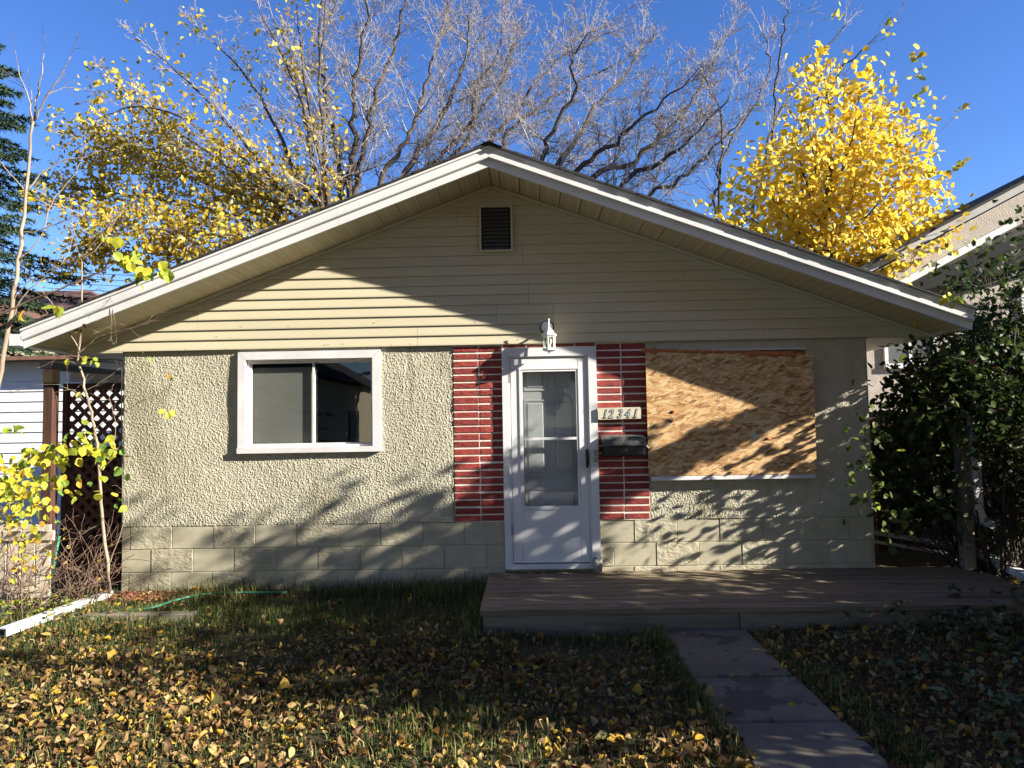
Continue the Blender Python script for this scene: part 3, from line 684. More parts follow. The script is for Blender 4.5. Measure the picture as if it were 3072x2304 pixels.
for k in range(6):
    a, b = .3+2*math.pi*k/6, .3+2*math.pi*(k+1)/6; q = .0565
    v = [(lx+q*math.cos(a),ly+q*math.sin(a),2.41),(lx+q*math.cos(b),ly+q*math.sin(b),2.41),(lx+q*math.cos(b),ly+q*math.sin(b),2.522),(lx+q*math.cos(a),ly+q*math.sin(a),2.522)]
    w = [(lx+(x_-lx)*.97, ly+(y_-ly)*.97, z_) for x_,y_,z_ in v]
    mesh_obj('pane', v+w, [(0,1,2,3),(7,6,5,4),(0,4,5,1),(1,5,6,2),(2,6,7,3),(3,7,4,0)], M['glass'], lamp)
mb = MB(); mb.lathe([(.060,2.412),(.068,2.402),(.070,2.394),(.050,2.386),(.012,2.378),(.010,2.366),(.002,2.360)], lx, ly, 6, 0, .3); mb.build('lamp_base', M['lampwhite'], lamp)
mb = MB(); mb.lathe([(.010,2.412),(.012,2.440),(.022,2.458),(.029,2.480),(.024,2.500),(.008,2.510)], lx, ly, 14); mb.build('bulb', M['bulb'], lamp, True)

sign = thing('number_sign', 'cream wooden house number plaque reading 12341 beside the door', 'sign')
mb = MB(); mb.prism([(1.030,1.722),(1.442,1.727),(1.446,1.815),(1.436,1.838),(1.030,1.836)], -.074, -.052); sp_ = MB(); sp_.box(1.06,1.12,-.052,-.019,1.75,1.81); sp_.box(1.35,1.41,-.052,-.019,1.75,1.81); sp_.build('spacer', M['plank'], sign); mb.build('plaque', M['plaque'], sign)
def digit(ch, x, z, h, m, y, off, shear, name):
    cu = bpy.data.curves.new(name, 'FONT'); cu.body = ch; cu.size = h*1.38; cu.shear = shear; cu.extrude = .0012; cu.offset = off; cu.materials.append(m); cu.space_character = 1
    o = bpy.data.objects.new(name, cu); link(o, sign); o.location = (x, y, z); o.rotation_euler = (math.radians(90), 0, 0); o.scale = (.86,1,1)
    bpy.context.view_layer.update(); me = bpy.data.meshes.new_from_object(o.evaluated_get(bpy.context.evaluated_depsgraph_get())); p = bpy.data.objects.new(name, me); link(p, sign)
    p.location, p.rotation_euler, p.scale = o.location, o.rotation_euler, o.scale; bpy.data.objects.remove(o); bpy.data.curves.remove(cu); p.name = name; return p
for ch, x in zip('12341', (1.092,1.150,1.235,1.307,1.385)):
    digit(ch, x-.026, 1.736, .086, M['ink'], -.0755, .0032, .28, 'numeral')
    digit(ch, x-.024, 1.738, .080, M['inline'], -.0775, -.0012, .28, 'numeral_inlay')
    if ch == '1':
        mb = MB(); mb.obox((x-.020,-.0755,1.738),(x+.016,-.0755,1.738),.003,.008); mb.build('serif', M['ink'], sign)

mail = thing('mailbox', 'black wall mailbox with a weathered sloping lid beside the door', 'mailbox')
mx0, mx1 = 1.068, 1.474
mb = MB(); mb.add([(mx0,-.135,1.375),(mx1,-.135,1.375),(mx1,-.020,1.362),(mx0,-.020,1.362),(mx0,-.140,1.478),(mx1,-.140,1.478),(mx1,-.020,1.535),(mx0,-.020,1.535)], [(3,2,1,0),(4,5,6,7),(0,1,5,4),(1,2,6,5),(2,3,7,6),(3,0,4,7)]); mb.build('mailbox_body', M['mailbox'], mail)
mb = MB(); prof = [(-.018,1.572),(-.050,1.570),(-.095,1.548),(-.135,1.512),(-.152,1.482),(-.156,1.470),(-.148,1.468),(-.128,1.500),(-.09,1.535),(-.05,1.556),(-.018,1.558)]
n = len(prof); v = []
for xx, sk in ((mx0-.014, 0),(mx0+.02, 1),(mx1-.02, 1),(mx1+.006, 0)): v += [(xx, y, z-(0 if sk else .006)) for y, z in prof]
f = [tuple(range(n-1,-1,-1)), tuple(range(3*n,4*n))]
for j in range(3): f += [(j*n+i, j*n+(i+1)%n, (j+1)*n+(i+1)%n, (j+1)*n+i) for i in range(n)]
mb.add(v, f); mb.build('lid', M['mailtop'], mail)
mb = MB(); mb.cbox(mx0+.02, mx1-.02, -.146, -.136, 1.385, 1.462, .004); mb.build('front_panel', M['mailbox'], mail)
for xx in (1.235,1.283):
    mb = MB(); disc(mb, xx, 1.425, .0045, -.149, -.146, 8); mb.build('rivet', M['steel'], mail)
mb = MB(); mb.tube([(mx1+.006,-.10,1.47),(mx1+.020,-.11,1.45),(mx1+.034,-.10,1.446)], .007, 6); mb.build('bracket', M['plaque'], mail)

stone = MB(); blob(stone, (.99,-.105,.335), (.055,.05,.085), 11); so_ = stone.build('stone', M['stone'], None, True); tag(so_, 'rough grey stone standing on the deck at the door foot', 'stone')

# ------------------------------------------------------------------ deck
deck = thing('deck', 'low weathered wooden deck of long boards in front of the door', 'deck')
yb = -1.385; bw = .1385; nb = 10
for i in range(nb):
    y0 = yb+i*bw; y1 = y0+bw-.009
    ends = [-.050+rng.uniform(-.006,.006), rng.choice([1.7,2.4,1.2,3.0]), 4.48+rng.uniform(-.05,.05)]
    for a, b in zip(ends[:-1], ends[1:]):
        mb = MB(); c = .004; z1 = .262+rng.uniform(-.002,.002); z0 = .224; a_, b_ = a+.0015, b-.0015
        mb.add([(a_,y0,z0),(b_,y0,z0),(b_,y1,z0),(a_,y1,z0),(a_,y0,z1-c),(b_,y0,z1-c),(b_,y1,z1-c),(a_,y1,z1-c),(a_+c,y0+c,z1),(b_-c,y0+c,z1),(b_-c,y1-c,z1),(a_+c,y1-c,z1)],
               [(3,2,1,0),(0,1,5,4),(1,2,6,5),(2,3,7,6),(3,0,4,7),(4,5,9,8),(5,6,10,9),(6,7,11,10),(7,4,8,11),(8,9,10,11)])
        mb.build('deck_board', M['deck'], deck)
for a, b in ((-.03,1.95),(1.956,4.46)):
    mb = MB(); mb.cbox(a, b, -1.366, -1.328, .0, .212, .006); mb.build('skirt_board', M['plank'], deck)
mb = MB(); mb.cbox(-.046, 4.46, -1.378, -1.340, .2135, .2225, .002); mb.build('rim', M['plank'], deck)
mb = MB(); mb.box(-.03,.008,-1.327,-.05,.0,.222); mb.build('skirt_board', M['plank'], deck)
mb = MB(); mb.box(.02,4.40,-1.32,-.02,.0,.215); mb.build('dark_underside', M['void'], deck)  # solid near-black block, shade under the boards put into its colour

# ------------------------------------------------------------------ left side yard
fence = thing('wood_fence', 'pale weathered board fence at the far left of the yard', 'fence')
fx = -5.6; i = 0
while fx < -4.12:
    w = rng.uniform(.125,.15); top = .86+rng.uniform(-.02,.03); y = -.42-.0*fx
    mb = MB(); mb.cbox(fx, fx+w-.012, y-.02, y, -.02, top, .003); mb.build('fence_board', M['fence'], fence); fx += w
mb = MB(); mb.cbox(-5.6,-4.03,-.462,-.442,.70,.79,.004); mb.cbox(-5.6,-4.06,-.462,-.442,.18,.26,.004); mb.build('fence_rail', M['fence'], fence)

lat = thing('lattice_screen', 'dark brown lattice screen between house corner and brown post', 'lattice')
lx0, lx1, ly, lz0, lz1 = -4.50, -3.67, .40, .08, 2.13
def clipped(p0, dx, dz):
    """part of the line p0 + t(dx,dz) inside the screen"""
    t0, t1 = -9, 9
    for p, d, a, b in ((p0[0],dx,lx0,lx1),(p0[1],dz,lz0,lz1)):
        u, v = (a-p)/d, (b-p)/d; t0, t1 = max(t0, min(u, v)), min(t1, max(u, v))
    return (p0[0]+dx*t0, p0[1]+dz*t0), (p0[0]+dx*t1, p0[1]+dz*t1), t1-t0
for sgn, yy in ((1, ly), (-1, ly-.009)):
    k = -3.0
    while k < 3.2:
        a, b, ln = clipped((lx0, lz0+k if sgn > 0 else lz1-k), .7071, .7071*sgn)
        if ln > .08:
            mb = MB(); mb.obox((a[0],yy,a[1]), (b[0],yy,b[1]), .007, .042, (-sgn*.7071,0,.7071)); mb.build('slat', M['lattice'], lat)
        k += .132
for a in ((lx0-.02,lx0+.03,ly-.03,ly+.02,0,2.2),(lx1-.05,lx1,ly-.03,ly+.02,0,2.2),(lx0+.03,lx1-.05,ly-.03,ly+.02,2.13,2.2),(lx0+.03,lx1-.05,ly-.03,ly+.02,.03,.08)):
    mb = MB(); mb.box(*a); mb.build('frame', M['brown'], lat)
mb = MB(); mb.box(lx0,lx1,ly+.06,ly+.09,.0,1.48); mb.build('back_panel', M['brown'], lat)

post = MB(); post.cbox(-4.60,-4.50,.18,.28,-.05,2.33,.004)
pt = thing('brown_post', 'tall dark brown timber post left of the lattice screen', 'post'); post.build('post', M['brown'], pt)
mb = MB(); mb.cbox(-4.603,-4.497,.172,.285,2.20,2.335,.006); mb.build('peeled_top', M['rawwood'], pt)
beam = thing('carport_beam', 'grey brown carport beam running back from the brown post', 'beam')
mb = MB(); mb.obox((-4.55,.12,2.375),(-4.55,6,2.375),.10,.07); mb.build('beam', M['plank'], beam)
mb = MB(); mb.obox((-4.55,.55,2.28),(-3.68,.55,2.22),.05,.10); mb.build('cross_beam', M['fence'], beam)

gar = thing('garage', 'white clapboard garage behind the lattice at far left', 'garage')
gx0, gx1, gy_ = -10.5, -4.3, 4.4
for k in range(17):
    z = .05+k*.165; mb = MB(); mb.add([(gx0,gy_-.022,z),(gx1,gy_-.022,z),(gx1,gy_-.004,z+.163),(gx0,gy_-.004,z+.163),(gx0,gy_+.02,z),(gx1,gy_+.02,z),(gx1,gy_+.02,z+.163),(gx0,gy_+.02,z+.163)], [(0,1,2,3),(4,5,1,0),(3,2,6,7),(1,5,6,2),(0,3,7,4)]); mb.build('clapboard', M['garage'], gar)
mb = MB(); mb.box(gx0,gx1,gy_+.021,9.5,0,2.86); mb.build('wall', M['garage'], gar)
mb = MB(); mb.add([(gx0-.3,gy_-.35,2.84),(gx1+.1,gy_-.35,2.84),(gx1+.1,7,2.98),(gx0-.3,7,2.98),(gx1+.1,9.8,2.84),(gx0-.3,9.8,2.84),(gx0-.3,gy_-.35,2.90),(gx1+.1,gy_-.35,2.90),(gx1+.1,7,3.04),(gx0-.3,7,3.04),(gx1+.1,9.8,2.9),(gx0-.3,9.8,2.9)],
    [(0,3,2,1),(3,5,4,2),(6,7,8,9),(9,8,10,11),(0,1,7,6),(4,5,11,10),(1,2,8,7),(2,4,10,8),(3,0,6,9),(5,3,9,11)]); mb.build('roof', M['brownroof'], gar)

nbl = thing('far_house', 'distant house with brown hip roof beyond the garage', 'house')
mb = MB(); mb.box(-20,-12.0,14.2,22,0,5.0); mb.build('wall', M['cream'], nbl)
ap = at(138,618,17.5)
mb = MB(); e0, e1 = -20.5, -11.6
mb.add([(e0,13.7,5.0),(e1,13.7,5.0),(e1,22.4,5.0),(e0,22.4,5.0),(-15.3,18,6.75),(-17.3,18,6.75),(e0,13.7,4.85),(e1,13.7,4.85),(e1,22.4,4.85),(e0,22.4,4.85)], [(0,1,4,5),(1,2,4),(2,3,5,4),(3,0,5),(6,7,1,0),(7,8,2,1),(8,9,3,2),(9,6,0,3),(9,8,7,6)]); mb.build('roof', M['brownroof'], nbl)
mb = MB(); mb.box(-13.6,-12.5,14.13,14.2,3.2,4.6); mb.build('window', M['louver'], nbl)

dsp = thing('downspout', 'white downspout extension lying on the grass at lower left', 'downspout')
mb = MB(); pA, pB = atz(4,1366,.11), atz(236,1283,.14); mb.obox(pA, pB, .085, .062)
mb.build('pipe', M['white'], dsp)
mb = MB(); dd = (pB-pA).normalized(); mb.obox(pA-dd*.002, pA+dd*.001, .070, .046); mb.build('opening', M['black'], dsp)  # black plate, the pipe's shaded hollow put into its colour
tim = thing('edging_timber', 'grey half buried edging timber behind the left downspout', 'timber')
mb = MB(); mb.cbox(-3.78,-2.55,-.86,-.77,.0,.125,.01); mb.build('timber', M['plank'], tim)
hs = thing('garden_hose', 'green garden hose curving over the mulch below the wall', 'hose')
hp = [atz(225,1322,.10), atz(262,1319,.11), atz(310,1316,.12), atz(345,1308,.13), atz(378,1297,.14), atz(425,1286,.15), atz(480,1281,.16), atz(560,1280,.165), atz(620,1279,.165)]
mb = MB(); mb.tube(smooth_line(hp, rng, 5), .011, 8); mb.build('hose', M['hose'], hs, True)
st_ = thing('garden_stake', 'green plastic garden stake leaning before the lattice', 'stake')
mb = MB(); mb.tube([at(108,1290,-.25), at(118,1210,-.23), at(128,1158,-.2)], .013, 8); mb.build('stake', M['hose'], st_, True)
bp_ = thing('brown_stick', 'reddish brown wooden stick leaning beside the green stake', 'stick')
mb = MB(); mb.obox(at(94,1280,-.2), at(103,1150,-.1), .035, .02, (0,-1,0)); mb.build('stick', M['lattice'], bp_)
# red mulch chips along the wall
n = 1500; px = rs.uniform(-3.62,-1.7,n); py = -rs.uniform(.02,.36,n)*(1-.35*(px+3.6)/1.9); seg = []
for x, y in zip(px, py):
    a = rs.uniform(0,6.28); l = rs.uniform(.015,.04); z = float(gz(x,y))+rs.uniform(.004,.018); seg.append(((x,y,z),(x+l*math.cos(a),y+l*math.sin(a),z+rs.uniform(-.008,.008)),.005,.004))
ml = seg_mesh('mulch', seg, M['mulch'], None, 3); ml['kind'] = 'stuff'; ml['label'] = 'red wood mulch along the foundation'

for i, (ya, yb_) in enumerate(((586,592),(598,605),(610,618),(622,631))):
    w = MB(); a = at(100,ya,20+i); b = at(560,yb_,20+i); w.tube([a, a.lerp(b,.5)-Vector((0,0,.15)), b], .012, 5); o = w.build('overhead_wire', M['wire'], None)
    tag(o, ['topmost','second from the top','third from the top','lowest'][i]+' thin black overhead wire in the gap left of the roof', 'wire', 'overhead wires behind the left eave')

# ------------------------------------------------------------------ right side yard
nb_ = thing('neighbour_house', 'neighbouring stucco house with steep gable at far right', 'house')
def quad3(pts, thick, name, m):
    v = [Vector(p) for p in pts]; nrm = (v[1]-v[0]).cross(v[3]-v[0]).normalized(); w = [p-nrm*thick for p in v]
    return mesh_obj(name, [tuple(p) for p in v+w], [(0,1,2,3),(7,6,5,4),(0,4,5,1),(1,5,6,2),(2,6,7,3),(3,7,4,0)], m, nb_)
NS = .508                                                     # slope of the neighbour's rake
def nline(x, z0, x0=5.283): return z0+(x-x0)*NS
# barge board, roof edge, stucco band, white trim, soffit boards, lower wall
xa, xb = 4.85, 10.2
quad3([(xa,3.6,nline(xa,3.72)),(xb,3.6,nline(xb,3.72)),(xb,3.6,nline(xb,3.862)),(xa,3.6,nline(xa,3.862))], .04, 'barge_board', M['barge'])
quad3([(xa-.05,3.56,nline(xa-.05,3.864)),(xb,3.56,nline(xb,3.864)),(xb,3.56,nline(xb,3.91)),(xa-.05,3.56,nline(xa-.05,3.91))], 6.0, 'roof', M['shingle'])
quad3([(xa,3.60,nline(xa,3.73)),(xa,4.0,nline(xa,3.73)),(xb,4.0,nline(xb,3.73)),(xb,3.6,nline(xb,3.73))], .02, 'soffit', M['barge'])
quad3([(xa+.1,4.0,nline(xa+.1,3.25)),(xb,4.0,nline(xb,3.25)),(xb,4.0,nline(xb,3.78)),(xa+.1,4.0,nline(xa+.1,3.78))], .15, 'wall', M['nstucco'])
xc, xd = 5.55, 7.92
quad3([(xc,3.97,nline(xc,3.262)),(xd,3.97,nline(xd,3.262)),(xd,3.97,nline(xd,3.37)),(xc,3.97,nline(xc,3.37))], .06, 'trim', M['bluewhite'])
A0, A1 = Vector((5.6,4.05,nline(5.6,3.262)+.02)), Vector((8.6,4.05,nline(8.6,3.262)+.02))
B0, B1 = Vector((7.0,5.2,3.64)), Vector((9.6,5.2,4.32))
ns = 13
for i in range(ns):
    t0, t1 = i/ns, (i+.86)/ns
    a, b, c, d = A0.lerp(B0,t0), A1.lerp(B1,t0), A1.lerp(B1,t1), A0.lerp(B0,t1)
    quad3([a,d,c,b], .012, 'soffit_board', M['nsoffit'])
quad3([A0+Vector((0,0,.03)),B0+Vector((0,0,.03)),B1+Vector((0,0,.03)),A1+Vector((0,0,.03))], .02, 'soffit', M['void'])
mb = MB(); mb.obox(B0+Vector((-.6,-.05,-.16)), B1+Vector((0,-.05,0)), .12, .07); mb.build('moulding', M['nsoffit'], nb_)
mb = MB(); mb.prism([(5.55,0),(13,0),(13,5.22),(7.0,3.65),(5.55,3.27)], 5.2, 5.4); mb.build('wall', M['nstucco'], nb_)
mb = MB(); mb.box(5.55,5.75,5.4,12,0,3.25); mb.build('wall', M['nstucco'], nb_)
wi = bpy.data.objects.new('window', None); link(wi, nb_)
mb = MB(); mb.box(6.42,7.3,5.13,5.2,2.52,2.60); mb.box(6.42,6.48,5.15,5.2,2.60,3.4); mb.box(7.24,7.3,5.15,5.2,2.60,3.4); mb.box(6.48,7.24,5.15,5.2,3.34,3.4); mb.build('frame', M['bluewhite'], wi)
mb = MB(); mb.box(6.48,7.24,5.185,5.195,2.60,3.34); mb.build('pane', M['louver'], wi)
mb = MB(); mb.box(6.84,6.88,5.165,5.184,2.60,3.34); mb.build('sash', M['bluewhite'], wi)
mb = MB(); mb.box(8.75,8.81,5.14,5.2,2.75,3.9); mb.box(9.5,9.56,5.14,5.2,2.75,3.9); mb.build('frame', M['bluewhite'], wi)
mb = MB(); mb.box(8.81,9.5,5.185,5.195,2.75,3.9); mb.build('pane', M['louver'], wi)

df = thing('shade_backdrop_fence', 'dark board fence added for the deep shade between the two houses behind the shrub', 'fence')  # added fence, its dark colour stands for the deep shade there
for k in range(19):
    x = 3.70+k*.15; mb = MB(); mb.cbox(x, x+.14, 1.9, 1.925, .0, 1.75+rng.uniform(-.01,.02), .004); mb.build('fence_board', M['brown'], df)
gp = thing('gate_post', 'square wooden post carrying a downspout beneath the right shrub', 'post')
px_ = at(2086,1100,-.12).x
mb = MB(); mb.cbox(px_-.055, px_+.045, -.17, -.07, .262, 1.6, .005); mb.build('post', M['plank'], gp)
d2 = thing('wall_downspout', 'grey white downspout with kicked out elbow on the right post', 'downspout')
mb = MB(); mb.box(px_+.05,px_+.125,-.19,-.125,.80,1.7); mb.build('pipe', M['casing'], d2)
mb = MB(); mb.obox((px_+.0875,-.1575,.81),(px_+.13,-.1575,.70),.064,.074,(1,0,.3)); mb.obox((px_+.125,-.1575,.715),(px_+.24,-.1575,.66),.064,.07,(0,0,1)); mb.build('elbow', M['casing'], d2)
d3 = thing('downspout_extension', 'white square downspout length lying on leaves at right edge', 'downspout')
mb = MB(); mb.obox(at(2108,1190,.25), at(2225,1250,-.35), .085, .065); mb.build('pipe', M['white'], d3)
wp = thing('white_rail', 'pale double rail lying low behind the house corner at right', 'rail')
for dzz in (0, -.075):
    mb = MB(); mb.obox(at(1888,1150+(-dzz)*260,.6), at(2045,1176+(-dzz)*260,.6), .05, .045 if dzz == 0 else .03); mb.build('rail', M['casing'], wp)

# ================================================================== TREES
SP_BARE = dict(steps=(7,5,4,3), kids=(2,2,2), prob=(.74,.45,.26), ang=(24,62), ratio=.52, wig=.10, up=.045, rmin=.0046, jit=.045)
def L3(pts, Y, dy=0.0):
    n = len(pts); return [at(x, y, Y+dy*i/max(n-1,1)) for i, (x, y) in enumerate(pts)]
def with_base(base, limbs): return limbs

def bare_tree(name, label, base, limbs, Y, seed, dens, ln, r0=.11, sp=SP_BARE):
    rg = random.Random(seed); root = thing(name, label, 'tree', 'bare trees behind the house', tuple(base)); root.location = (0,0,0)
    LL = []
    for pts, k in limbs:
        P = L3(pts, Y, rg.uniform(-2.0,2.0)); LL.append(([Vector(base)+Vector((0,0,.0)), Vector(base).lerp(P[0], .55)+Vector((0,0,.3))]+P, r0*k*1.25, .016, dens*.82, ln))
    tips = limb_tree(root, LL, sp, rg, M['bark'], M['twig'], first=.30)
    return root, tips
Yb = 13.0
b1 = at(800,640,Yb); b1.z = 0
bare_tree('bare_tree', 'tall bare tree whose upright limbs rise left of the gable peak', b1, [
    ([(752,430),(765,330),(760,230),(772,130),(790,40),(796,-70)],1.0), ([(770,430),(795,300),(812,200),(850,110),(875,10),(880,-60)],.9),
    ([(740,420),(725,300),(700,190),(690,90),(700,-30)],.8), ([(815,430),(870,320),(905,240),(930,150),(960,40),(970,-40)],.8), ([(740,440),(700,340),(655,250),(630,140),(590,40)],.65)], Yb, 3, 3.3, 2.9)
b2 = at(980,640,Yb+.8); b2.z = 0
bare_tree('bare_tree', 'bare tree with a forking dark trunk just left of the gable peak', b2, [
    ([(868,420),(905,330),(960,240),(1000,150),(1010,60),(1020,0)],1.0), ([(905,410),(960,330),(1040,240),(1090,160),(1110,80)],.8), ([(960,380),(1010,300),(1030,200),(1075,120),(1090,50)],.7),
    ([(1050,330),(1100,260),(1150,190),(1215,120),(1260,70)],.7), ([(1080,320),(1160,240),(1230,190),(1330,140)],.6)], Yb+.8, 5, 3.4, 2.8)
b3 = at(1180,680,Yb-.6); b3.z = 0
bare_tree('bare_tree', 'bare tree with limbs leaning right behind the right roof slope', b3, [
    ([(1160,400),(1185,300),(1240,200),(1240,120),(1275,70)],.8), ([(1190,400),(1240,310),(1290,230),(1360,150),(1385,95)],.9), ([(1230,400),(1310,320),(1400,250),(1490,170)],.9),
    ([(1260,410),(1370,350),(1460,260),(1520,180),(1545,120)],.9), ([(1330,420),(1430,350),(1510,280),(1580,200)],.8), ([(1390,440),(1470,390),(1540,320),(1600,260)],.6)], Yb-.6, 8, 3.5, 2.6)
b4 = at(1600,700,11.5); b4.z = 0
SP_THIN = dict(SP_BARE, steps=(5,4,3), kids=(2,1), prob=(.5,.5), ang=(18,45), rmin=.0045, up=.09)
bare_tree('bare_tree', 'slim sparse bare tree between the dense bare crown and golden tree', b4, [
    ([(1546,470),(1550,380),(1562,260),(1530,190),(1510,140)],.45), ([(1552,400),(1590,290),(1655,170),(1652,80)],.45), ([(1625,480),(1650,350),(1690,230),(1780,110),(1830,50)],.5),
    ([(1640,450),(1668,300),(1675,180),(1690,80),(1700,20)],.4), ([(1650,420),(1730,280),(1800,170),(1870,100)],.4)], 11.5, 12, 2.4, 1.5, .09, SP_THIN)

def pick_leaves(root, tips, rs_, size, mats, wts, per=2, spread=.12, objs=300, droop=.5, wid=.62, name='leaf', near=True):
    P = np.array([t[0] for t in tips]); Dr = np.array([t[1] for t in tips])
    P = np.repeat(P, per, 0) + rs_.normal(0, spread, (len(P)*per, 3)); Dr = np.repeat(Dr, per, 0)
    n = len(P); y = nrmz(Dr*.6 + rs_.normal(0,.6,(n,3)) + np.array([0,0,-droop])); nr = nrmz(rs_.normal(0,.7,(n,3)) + np.array([.25,-.35,.7]))
    sz = size*rs_.uniform(.6,1.2,n); mi = rs_.choice(len(mats), n, p=np.array(wts)/sum(wts))
    order = np.argsort(np.linalg.norm(P-np.array(CAM), axis=1)/sz)
    o, r = order[:objs], order[objs:]
    if len(o): leaf_objects(name, P[o], y[o], nr[o], sz[o], mi[o], mats, root, rs_, wid=wid, fold=.18, curl=.7)
    if len(r):
        c = leaf_mesh('crown', P[r], y[r], nr[r], sz[r], mi[r], mats, root, rs_, wid=wid, fold=.18, curl=.7); c['kind'] = 'stuff'
    return n

# golden tree on the right, between the houses
rg = random.Random(21); r_ = np.random.default_rng(21); Yg = 4.6
gt = thing('golden_tree', 'golden leafed tree rising above the right roof slope', 'tree')
SP_G = dict(steps=(4,3), kids=(2,), prob=(.65,), ang=(25,55), ratio=.55, wig=.10, up=.05, rmin=.004)
base = at(1790,700,Yg); base.z = 0
LLg = [([base, at(1790,640,Yg), at(1785,480,Yg), at(1795,330,Yg), at(1792,230,Yg+.2), at(1778,170,Yg+.2)], .07, .012, 3.5, .55)]
for (x0,y0,x1,y1) in ((1788,620,1570,520),(1788,600,1600,450),(1788,580,1640,395),(1788,560,1690,350),(1788,520,1720,300),(1788,480,1745,250),(1790,640,1640,560),(1790,640,1720,540),
                      (1790,620,2010,520),(1790,600,2015,470),(1788,580,1990,420),(1788,560,1965,360),(1788,520,1930,300),(1788,470,1900,250),(1790,430,1860,205),(1790,650,1930,560),(1790,640,1850,520),
                      (1790,600,1760,450),(1790,600,1840,430),(1788,540,1800,380),(1795,620,1900,480),(1788,610,1690,460),(1790,630,1780,560),(1790,620,1960,540)):
    yy = Yg+rg.uniform(-1.1,.9); LLg.append(([at(x0,y0,Yg), at((x0+x1)/2+rg.uniform(-12,12),(y0+y1)/2+6,(Yg+yy)/2), at(x1,y1,yy)], .022, .006, 4.6, .50))
tips = limb_tree(gt, LLg, SP_G, rg, M['bark'], M['twigbrown'], 6, first=.22)
shoots = []; sh = []
for (x0,y0,x1,y1) in ((1800,330,1803,20),(1850,330,1925,45),(1800,300,1785,195),(1870,300,1985,100),(1900,330,1990,150),(1890,400,1990,200),(1930,370,2090,222),(1900,350,2008,290),(1930,430,2020,365),(1940,520,2078,348),(1990,560,2085,455),(1880,300,1890,195),(1760,330,1745,40),(1740,420,1640,265)):
    a, b = at(x0,y0,Yg), at(x1,y1,Yg+rg.uniform(-.8,.4)); line = smooth_line([a, a.lerp(b,.5)+Vector((rg.gauss(0,.08),0,-.05)), b], rg, 4)
    for i in range(len(line)-1): shoots.append((tuple(line[i]), tuple(line[i+1]), .007-.0007*i, .0063-.0007*i))
    d = tuple((line[-1]-line[-2]).normalized())
    for k in range(7 if x1 > 1760 else 2): sh.append((tuple(line[-1].lerp(line[-3], rg.random()*.55)), d))
tw = seg_mesh('shoots', shoots, M['twigbrown'], gt, 4); tw['kind'] = 'stuff'
P_ = pick_leaves(gt, tips, r_, .116, LY, (4,3,2.4,1.4,1.0), 3, .17, 300, wid=.80)
print('golden leaves', P_)
Psh = np.array([s[0] for s in sh]); nS = len(Psh)
c = leaf_mesh('crown', Psh+r_.normal(0,.05,(nS,3)), nrmz(np.array([s[1] for s in sh])+r_.normal(0,.6,(nS,3))), nrmz(r_.normal(0,.7,(nS,3))+np.array([.2,-.4,.5])), .125*r_.uniform(.7,1.2,nS), r_.choice(5,nS), [LG[0],LG[1],LG[2],LY[3],LY[4]], gt, r_, wid=.75); c['kind'] = 'stuff'

# yellow tree on the left, half bare towards its top
rg = random.Random(33); r_ = np.random.default_rng(33); Yl = 9.5
yt = thing('yellow_tree', 'big half bare tree with olive yellow leaves behind the left roof', 'tree')
base = at(700,660,Yl); base.z = 0; top = at(695,520,Yl)
SP_Y = dict(steps=(5,4,3), kids=(2,2), prob=(.7,.5), ang=(22,55), ratio=.5, wig=.11, up=.04, rmin=.0042)
LLy = []
for pts, k in (([(700,470),(675,350),(655,230),(610,120),(560,20)],1.0), ([(712,450),(690,330),(662,200),(650,100),(640,0)],.9), ([(690,480),(640,380),(590,260),(520,150),(430,60)],.9),
               ([(680,490),(600,400),(520,300),(430,200),(330,110)],.8), ([(670,510),(560,420),(450,330),(330,250),(260,190)],.7), ([(660,520),(560,450),(430,390),(300,340),(200,300)],.7),
               ([(650,540),(540,480),(400,440),(270,420),(165,400)],.7), ([(640,560),(520,520),(390,500),(270,490),(185,470)],.6), ([(600,560),(480,560),(360,550),(240,545)],.5),
               ([(700,440),(700,300),(690,180),(700,60),(705,-40)],.7), ([(690,500),(570,380),(420,270),(300,230),(215,255)],.6), ([(650,520),(500,420),(350,330),(230,340)],.55), ([(560,540),(420,480),(300,450),(200,520)],.45)):
    P = L3(pts, Yl, rg.uniform(-2.2,1.6)); LLy.append(([base, base.lerp(P[0],.6)]+P, .10*k, .012, 3.4, 1.35))
tips = limb_tree(yt, LLy, SP_Y, rg, M['bark'], M['twig'], 7, first=.33)
# more leaves low and to the left, few towards the upper right
def img(p):
    d = Vector(p)-Vector(CAM); w = d.dot(fwd); return ((1536+FPX*d.dot(RGT)/w)/KX, (1152-FPX*d.dot(UPV)/w)/KX)
keep = []
for t_ in tips:
    h = t_[0][2]; x = t_[0][0]; dens = 1.15-.13*(h-3.2)-.085*(x+9.5)
    if rg.random() < max(.06, min(1, dens)): keep.append(t_)
print('yellow tips', len(tips), len(keep))
if len(keep) > 5400: keep = rg.sample(keep, 5400)
pick_leaves(yt, keep, r_, .135, LO+[LY[0],LY[3]], (3,3,2,1.5,1.5,1.3,1), 2, .20, 300, wid=.66)

